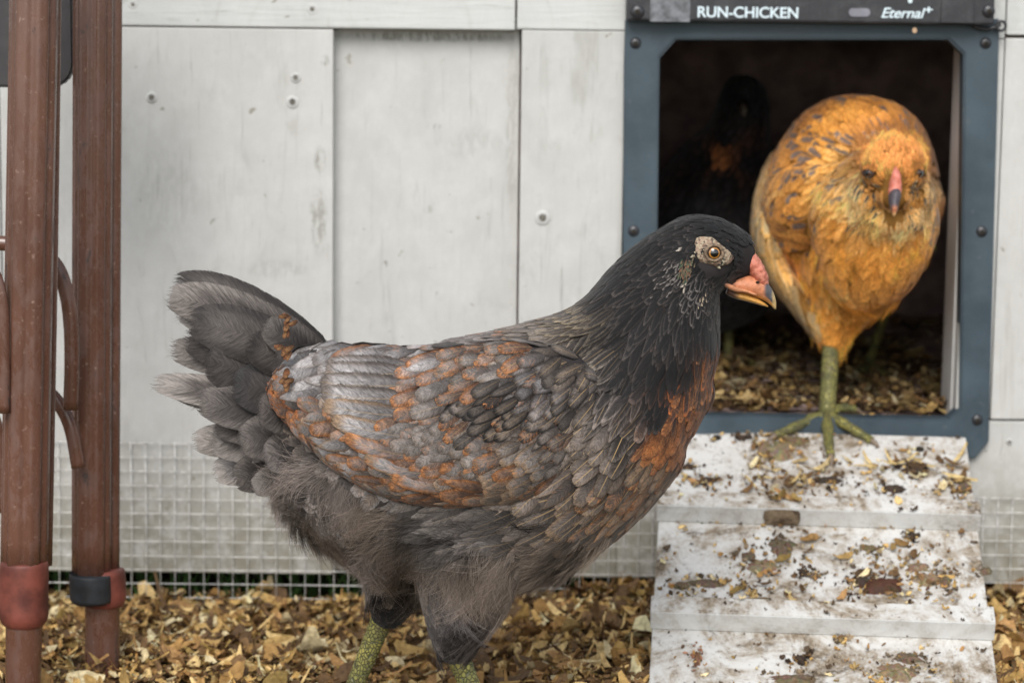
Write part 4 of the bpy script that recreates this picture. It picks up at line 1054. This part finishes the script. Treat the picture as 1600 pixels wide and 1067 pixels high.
def bcol(px, py, p):
    c = mixc((.10, .05, .035), PK, (px-1140)/12)
    lowy = 447 + (px-1150)*.42
    c = mixc(c, PY, (py-lowy+4)/10) if px > 1165 else c
    tipk = (px - 1183)/12 - abs(0)*.1
    if py < 459 + (px-1190)*.85: c = mixc(c, BL, (px - 1191)/7)
    if px > 1206: c = mixc(c, (.5, .36, .16), (px-1204)/6)
    return c
colattr(bk, bcol)
lo = [hrow(1136, 455, 5, .005), hrow(1150, 460, 6.5, .0066), hrow(1164, 464, 6, .0062), hrow(1178, 469, 5, .005), hrow(1190, 474, 3.4, .0034), hrow(1200, 479, 1.2, .001)]
lb = tube('lower_beak', lo, M_beak, hen, seg=18, smooth_n=20); colattr(lb, lambda px, py, p: mixc((.14, .07, .045), PY, (px-1144)/18))
gape = [hrow(1126, 441, 2, .001, -.0150), hrow(1138, 447, 4, .0016, -.0125), hrow(1150, 452, 4, .0018, -.0098), hrow(1166, 455, 2.4, .001, -.0078), hrow(1182, 461, 1.6, .0008, -.0062)]
g_ = tube('gape', gape, M_beak, hen, seg=10, smooth_n=14); colattr(g_, lambda px, py, p: mixc((.12, .07, .05), (.60, .26, .13), (px-1128)/16))
cm = [hrow(1166, 386, 3, .003), hrow(1171, 397, 8, .0055), hrow(1177, 411, 12, .0078), hrow(1184, 425, 13, .0078), hrow(1191, 438, 11, .0062), hrow(1196, 447, 5, .003)]
v, f = tube_geo(cm, 20, smooth_n=34)
v = [np.array(q) + .0011*np.array([noise.noise(Vector(q)*330+Vector((k, 0, 0))) for k in (0, 7, 13)]) for q in v]
cmb = pyd('comb', v, f, M_beak, hen, True); colattr(cmb, lambda px, py, p: mixc((.64, .25, .17), (.48, .13, .08), noise.noise(p*350)+.5))
for sg in (1, -1):
    v, f = ellip_geo(hp(1184, 441, sg*-.0068), (3.2*SH, .001, 1.8*SH), 12, 8); pyd('nostril', v, f, M_dark, hen, True)
# legs
def shank(parent, a, b, ra, rb, Ya, Yb, name='leg'):
    A = P(*a, Ya); B = P(*b, Yb); rows = []
    for k in range(14):
        t = k/13; q = A.lerp(B, t); r = (ra*(1-t)+rb*t)*SH*(1 + .04*math.sin(t*40)); rows.append((*q, r, r*.95))
    return tube(name, rows, M_leg, parent, seg=20), B
for a, b, Y_, dy in (((604, 950), (545, 1178), HY+.035, 0), ((710, 1010), (762, 1200), HY-.036, 0)):
    z_g = .020; bq = PZ(b[0], b[1], z_g)
    bx = P(b[0], b[1], Y_); bx.z = z_g + .004
    A = P(*a, Y_); rows = []
    for k in range(22):
        t = k/21; q = A.lerp(bx, t); r = (19*(1-t)+14*t)*SH*(1 + .035*math.sin(t*60)); rows.append((*q, r, r*.9))
    lg = tube('leg', rows, M_leg, hen, seg=22)
    # raised scale plates down the front of the shank
    for an, ln in ((0, .062), (38, .052), (-38, .052), (180, .026)):
        d = Vector((math.cos(R(an)), math.sin(R(an)), 0)); toe(lg, [bx, bx + d*ln*.35 + Vector((0, 0, .004)), bx + d*ln*.7 + Vector((0, 0, .001)), bx + d*ln + Vector((0, 0, -.002))], .0048)

# ------------------------------------------------------------------ golden hen in the doorway (front view)
YH = .075; SY = S(YH)
gh = empty('hen', PP(1295, 650, rt, Rn)); tag(gh, 'golden buff hen with fluffy cheeks stepping out of the coop doorway on the ramp', 'hen')
def gp(px, py, Y): q = P(px, py, Y); return (q.x, q.y, q.z)
def gr(px, py, r, ry, Y, s=None): return (*gp(px, py, Y), r*S(Y), ry)
SX = (0, 1, 0)
gb_rows = [gr(1356, 160, 8, .01, .10), gr(1354, 170, 50, .035, .10), gr(1349, 198, 94, .064, .095), gr(1340, 248, 122, .085, .09), gr(1333, 295, 135, .098, .09), gr(1330, 340, 138, .105, .08), gr(1333, 385, 116, .095, .07),
    gr(1332, 425, 92, .08, .06), gr(1322, 460, 66, .06, .05), gr(1310, 495, 40, .035, .045), gr(1302, 525, 25, .02, .04), gr(1300, 548, 14, .01, .035)]
br_rows = [gr(1372, 240, 40, .03, -.01), gr(1372, 290, 84, .055, -.015), gr(1366, 340, 98, .06, -.01), gr(1358, 385, 88, .055, 0), gr(1346, 425, 64, .045, .02), gr(1335, 450, 34, .03, .03)]
rowsv = lambda rr: tube_geo(rr, 28, smooth_n=34)
YHD = -.075
hd = ellip_geo(gp(1397, 262, YHD-.004), (50*S(YHD), .027, 49*S(YHD)), 24, 16)
hd2 = ellip_geo(gp(1397, 305, YHD-.012), (26*S(YHD), .016, 24*S(YHD)), 20, 14)
mfL = ellip_geo(gp(1358, 305, YHD+.012), (30*S(YHD), .017, 34*S(YHD)), 20, 14); mfR = ellip_geo(gp(1430, 303, YHD+.014), (22*S(YHD), .014, 28*S(YHD)), 20, 14)
bd = ellip_geo(gp(1397, 345, YHD+.01), (44*S(YHD), .018, 24*S(YHD)), 20, 14)
nk = ellip_geo(gp(1385, 305, YHD+.04), (74*S(YHD), .04, 74*S(YHD)), 24, 16)
gb = remeshed([rowsv(gb_rows), rowsv(br_rows), hd, hd2, mfL, mfR, bd, nk], .0034, 5)
wL = remeshed([tube_geo([gr(1215, 240, 8, .01, .13), gr(1206, 280, 16, .03, .12), gr(1196, 330, 17, .045, .12), gr(1200, 380, 20, .05, .11), gr(1222, 430, 20, .045, .10), gr(1252, 475, 16, .035, .08), gr(1284, 520, 14, .022, .05), gr(1300, 545, 8, .012, .045)], 18, smooth_n=30)], .003, 3)
O1 = (.52, .205, .032); O2 = (.65, .285, .050); O3 = (.70, .39, .11); O4 = (.28, .10, .018); GM = (.11, .10, .10); PC = (.70, .46, .20); OH = (.70, .285, .075); KG = (.05, .045, .045)
rows = []
for px, py, c, e, L, W, sh, fl in [
  (1398, 225, OH, OH, 13, 5, 0, .2), (1370, 235, OH, OH, 12, 5, 0, .2), (1425, 235, OH, OH, 12, 5, 0, .2), (1398, 255, OH, OH, 10, 4, 0, .1), (1375, 258, OH, OH, 10, 4, 0, .1), (1420, 258, OH, OH, 10, 4, 0, .1), (1358, 255, OH, O1, 11, 5, 0, .2), (1439, 255, OH, O1, 11, 5, 0, .2), (1362, 282, O1, O1, 12, 6, 0, .2), (1432, 282, O1, O1, 12, 6, 0, .2),
  (1340, 290, PC, O3, 24, 9, 0, .8), (1350, 320, PC, O3, 22, 9, 0, .7), (1365, 305, (.55, .27, .07), O1, 14, 7, 0, .2), (1370, 335, O3, PC, 18, 8, 0, .6), (1430, 310, (.55, .27, .07), O1, 12, 7, 0, .3), (1450, 290, PC, O3, 13, 7, 0, .2), (1440, 330, PC, O3, 14, 8, 0, .3), (1397, 350, PC, O2, 20, 8, 0, .8),
  (1320, 260, O3, O2, 34, 14, .2, .3), (1310, 310, O3, O1, 44, 16, .2, .5), (1300, 350, O2, O1, 44, 18, .1, .5), (1320, 390, O2, O1, 46, 18, 0, .6), (1380, 380, O2, O1, 46, 18, .2, .6), (1430, 380, O1, O2, 44, 18, .3, .4), (1360, 420, O1, O2, 46, 20, 0, .6), (1400, 420, O2, O1, 46, 20, 0, .6),
  (1300, 220, O2, O1, 36, 16, .5, .1), (1340, 180, O2, O1, 36, 17, .5, .1), (1400, 170, O1, O2, 36, 17, .4, .1), (1440, 210, O1, O2, 34, 17, .4, .1), (1465, 260, O1, O2, 34, 17, .3, .2), (1350, 150, O4, O1, 34, 17, .2, .2), (1270, 180, O1, O4, 34, 17, .3, .1),
  (1230, 230, O1, O2, 36, 18, .4, .1), (1250, 270, O2, O1, 36, 18, .4, .1), (1210, 290, O3, O1, 36, 18, .3, .1), (1230, 330, O1, O2, 38, 18, .2, .1), (1260, 370, O1, O2, 40, 18, .1, .2), (1250, 420, O2, O1, 44, 22, 0, .6), (1290, 440, O2, O3, 46, 22, 0, .7), (1340, 460, O1, O2, 40, 20, 0, .7), (1310, 490, O1, O2, 34, 18, 0, .7), (1300, 530, O2, O1, 24, 14, 0, .5),
  (1470, 320, O2, O1, 36, 18, .3, .2), (1460, 370, O2, O1, 40, 18, .3, .2), (1420, 440, O1, O4, 40, 20, 0, .4)]:
    if py > 400: a = 90 + (px-1310)*-.12
    else:
        a = math.degrees(math.atan2(py-285, px-1397))
        if 210 < py < 290 and abs(px-1398) < 45: a = -90 + (px-1398)*.6
        if py > 285 and abs(px-1397) < 70: a = math.degrees(math.atan2(py-240, (px-1397)))
    rows.append(f_(px, py, a, L, W, c, e, -1, sh, fl))
GG = Guides(rows, 2.4)
gbody = link('body', gb.copy(), mat_plain('buff_skin', (.25, .12, .03), .9, .1), gh, True)
def gextra(px, py, base, edge, rust, shaft):
    # slate centred feathers over the back and left flank
    r = random.random(); d = math.hypot(px-1397, py-280)
    if d > 70 and py < 400 and not (px > 1300 and py > 330 and px < 1450) and d < 220 and r < .30:
        k = rng.uniform(.6, 1.4); return np.array(GM)*k*.8 + .12*base, base*.9, rust, 0
    if 288 < py < 350 and (18 < abs(px-1397) < 64) and r < .27: return np.array(KG), np.array(PC)*.9, rust, 0
    if 52 < math.hypot(px-1397, (py-268)*1.0) < 72 and py < 290: return base*.5, edge*.55, rust, shaft  # feathers ringing the head darkened as a painted shade line behind it
    if 1335 < px < 1372 and 335 < py < 356: return np.array(KG)*.5, np.array(O4), rust, 0  # shade in the gap under the chin, put into the feather colour
    return base, edge, rust, shaft
def gkeep(p, n, px, py):
    if abs(px-1397) < 15 and 268 < py < 345 and n[1] < 0: return False
    for ex in (1359, 1434):
        if (px-ex)**2 + (py-270)**2 < 190 and n[1] < -.1: return False
    return True
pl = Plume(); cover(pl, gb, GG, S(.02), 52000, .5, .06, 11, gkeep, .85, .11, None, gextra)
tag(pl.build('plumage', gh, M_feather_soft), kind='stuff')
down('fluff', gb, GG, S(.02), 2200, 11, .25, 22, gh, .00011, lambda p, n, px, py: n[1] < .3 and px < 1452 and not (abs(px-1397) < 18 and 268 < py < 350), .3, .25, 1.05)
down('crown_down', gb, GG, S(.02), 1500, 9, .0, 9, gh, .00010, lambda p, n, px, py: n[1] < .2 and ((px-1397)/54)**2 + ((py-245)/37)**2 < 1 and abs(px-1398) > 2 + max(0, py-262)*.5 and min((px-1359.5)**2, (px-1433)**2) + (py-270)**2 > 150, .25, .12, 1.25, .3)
wo = link('wing', wL.copy(), gbody.data.materials[0], gh, True)
GW = Guides([f_(1200, 260, 95, 40, 20, PC, O3, -1, .1, .2), f_(1190, 340, 85, 50, 22, (.5, .38, .2), O3, -1, .2, .2), f_(1210, 400, 70, 54, 22, O3, PC, -1, .1, .3), f_(1250, 470, 58, 50, 22, (.46, .33, .16), (.5, .3, .1), -1, 0, .3), f_(1290, 530, 60, 24, 14, (.46, .34, .18), O3, -1, 0, .3)])
pl = Plume(); cover(pl, wL, GW, S(.1), 8000, .5, .04, 6); tag(pl.build('wing_feathers', wo, M_feather_soft), kind='stuff')
YE = YHD - .0235
for ex, lx in ((1359.5, -.75), (1433, .75)):
    ce = Vector(gp(ex, 270, YE + .004)); look = Vector((lx, -.8, 0)).normalized()
    eye(ce, 10*S(YE), look, gh, (.10, .035, .01)); ring('eyelid', ce + look*.0022, look, 9.5*S(YE), 2.4*S(YE), mat_plain('dark_eyelid', (.06, .03, .02), .6, .3), gh, .7)
pl = Plume()
for ex, sgn in ((1359.5, -1), (1433, 1)):
    for k in range(26):
        tt_ = rng.uniform(-1, 1); q = Vector(gp(ex - sgn*2 + tt_*9, 257 + abs(tt_)*3 + sgn*tt_*-1.5 + rng.normal(0, 1), YE - .004)); d = Vector((sgn*.45 + tt_*.3, -.15, -1)).normalized()
        L = rng.uniform(7, 10)*S(YE); pl.add([q + d*L*t + Vector((0, .0012*t, 0)) for t in TR], [Vector((sgn*.4, -.9, .2)).normalized()]*7, 3.6*S(YE), np.array(OH)*rng.uniform(.5, .9), np.array(O1)*.7, -1, 0, point=True)
tag(pl.build('brow_feathers', gh, M_feather_soft), kind='stuff')
nz = [gr(1400, 260, 3, .002, YHD-.029), gr(1400, 274, 7, .004, YHD-.031), gr(1399, 290, 9.5, .006, YHD-.031), gr(1398, 303, 10, .007, YHD-.033), gr(1398, 311, 7, .005, YHD-.034)]
v, f = tube_geo(nz, 18, smooth_n=26); v = [np.array(q) + .0008*np.array([noise.noise(Vector(q)*300+Vector((k, 0, 0))) for k in (0, 7, 13)]) for q in v]
o = pyd('comb', v, f, M_beak, gh, True); colattr(o, lambda px, py, p: mixc((.66, .24, .19), (.58, .16, .10), noise.noise(p*200)+.5))
bkr = [gr(1398, 298, 7, .005, YHD-.030), gr(1398, 306, 9.5, .007, YHD-.035), gr(1397, 315, 8.5, .006, YHD-.039), gr(1397, 324, 6.5, .005, YHD-.042), gr(1397, 331, 4.2, .004, YHD-.043), gr(1397, 338, 1.2, .001, YHD-.045)]
o = tube('upper_beak', bkr, M_beak, gh, seg=20, smooth_n=26)
colattr(o, lambda px, py, p: mixc(mixc((.07, .06, .07), (.45, .17, .08), (py-318)/8 * (1 if abs(px-1398) < 4 else .3)), (.66, .40, .16), (py-330)/7))
lbr = [gr(1397, 318, 8, .004, YHD-.032), gr(1397, 328, 6, .004, YHD-.036), gr(1397, 337, 2, .002, YHD-.037)]
o = tube('lower_beak', lbr, M_beak, gh, seg=16, smooth_n=14); colattr(o, lambda px, py, p: (.35, .24, .14))
# legs of the golden hen
def gpl(px, py, h=.004): return PP(px, py, rt + Rn*h, Rn)
A = Vector(gp(1299, 532, .035)); Bq = gpl(1292, 648, .006); rows = []
for k in range(18):
    t = k/17; q = A.lerp(Bq, t); r = (13.5*(1-t)+13*t)*S(.03)*(1+.04*math.sin(t*50)); rows.append((*q, r, r*.95))
lg = tube('leg', rows, M_leg, gh, seg=18)
toe(lg, [Bq, gpl(1293, 668, .006), gpl(1295, 690, .006), gpl(1298, 712, .0035)], .0054)
toe(lg, [Bq, gpl(1268, 655, .006), gpl(1240, 668, .005), gpl(1212, 680, .003)], .0052)
toe(lg, [Bq, gpl(1315, 660, .006), gpl(1340, 675, .005), gpl(1362, 688, .003)], .0050)
toe(lg, [Bq, Bq + Vector((.012, .012, .004)), Bq + Vector((.026, .02, .002))], .0048)
A = Vector(gp(1400, 440, .17)); B = Vector(gp(1356, 570, .24)); B.z = max(B.z, zf + .006); rows = []
for k in range(12):
    t = k/11; q = A.lerp(B, t); rows.append((*q, .0045, .0045))
l2 = tube('leg', rows, M_leg, gh, seg=14)
for an in (-90, -50, -130): 
    d = Vector((math.cos(R(an)), math.sin(R(an)), 0)); B2 = Vector((B.x, B.y, zf + .008)); toe(l2, [B, B2 + d*.02, B2 + d*.045 + Vector((0, 0, -.003))], .0045)
# short tail behind, inside
for k in range(9):
    a = R(60 + 60*k/8); p0 = Vector(gp(1350, 230, .22)); d = Vector((math.cos(a)*.6, .75, math.sin(a)*.35))
    p1 = Plume(); p1.add([p0 + d*.11*t for t in TT], [Vector((0, -.4, 1)).normalized()]*10, .03, np.array(O4), np.array(O1), -1, .1, .05, TT); p1.build('tail_feather', gh)

# ------------------------------------------------------------------ dark hen deeper inside the coop
YD = .30
dh = empty('hen', (P(1130, 500, YD).x, YD, zf)); tag(dh, 'black hen with a rusty patch, deep in the dark at the left of the doorway', 'hen')
dg_ = [tube_geo([gr(1165, 130, 6, .006, YD-.06), gr(1163, 145, 34, .022, YD-.05), gr(1160, 180, 42, .026, YD-.045), gr(1150, 225, 55, .032, YD-.03), gr(1135, 280, 92, .05, YD), gr(1120, 350, 120, .08, YD+.02), gr(1110, 430, 118, .085, YD+.03), gr(1110, 490, 80, .06, YD+.03), gr(1112, 515, 30, .02, YD+.03)], 24, smooth_n=40)]
db = remeshed(dg_, .004, 4)
link('body', db.copy(), mat_plain('black_skin', (.015, .014, .014), .9, .1), dh, True)
KD = (.014, .012, .013)
DGd = Guides([f_(1160, 150, 100, 18, 9, KD, K), f_(1100, 300, 110, 46, 20, KD, K), f_(1180, 300, 80, 46, 20, KD, K), f_(1110, 420, 95, 50, 24, KD, K), f_(1140, 235, 130, 26, 12, (.5, .16, .04), (.3, .1, .03), .9), f_(1112, 240, 120, 30, 14, KD, K), f_(1168, 235, 90, 30, 14, KD, K), f_(1142, 206, 120, 30, 14, KD, K), f_(1140, 268, 120, 30, 14, KD, K)], 3)
pl = Plume(); cover(pl, db, DGd, S(YD), 14000, .5, .05, 9); tag(pl.build('plumage', dh), kind='stuff')
q = Vector(gp(1160, 165, YD-.075)); bkv = [(q.x, q.y, q.z, .006, .005), (q.x, q.y-.012, q.z-.003, .004, .004), (q.x, q.y-.02, q.z-.009, .001, .001)]
o = tube('beak', bkv, M_beak, dh, seg=12, side=(1, 0, 0)); colattr(o, lambda px, py, p: (.08, .06, .04))
for sx in (-1, 1):
    a = Vector(gp(1112 + 26*sx, 500, YD+.02)); b = Vector((a.x, a.y-.01, zf+.008)); l3 = tube('leg', [(*a.lerp(b, t), .005, .005) for t in (0, .25, .5, .75, 1)], M_leg, dh, seg=12)
    for an in (-90, -50, -130):
        d = Vector((math.cos(R(an)), math.sin(R(an)), 0)); toe(l3, [b, b + d*.02, b + d*.045 + Vector((0, 0, -.003))], .0042)
print('POLYS', sum(len(o.data.polygons) for o in bpy.data.objects if o.type == 'MESH'))
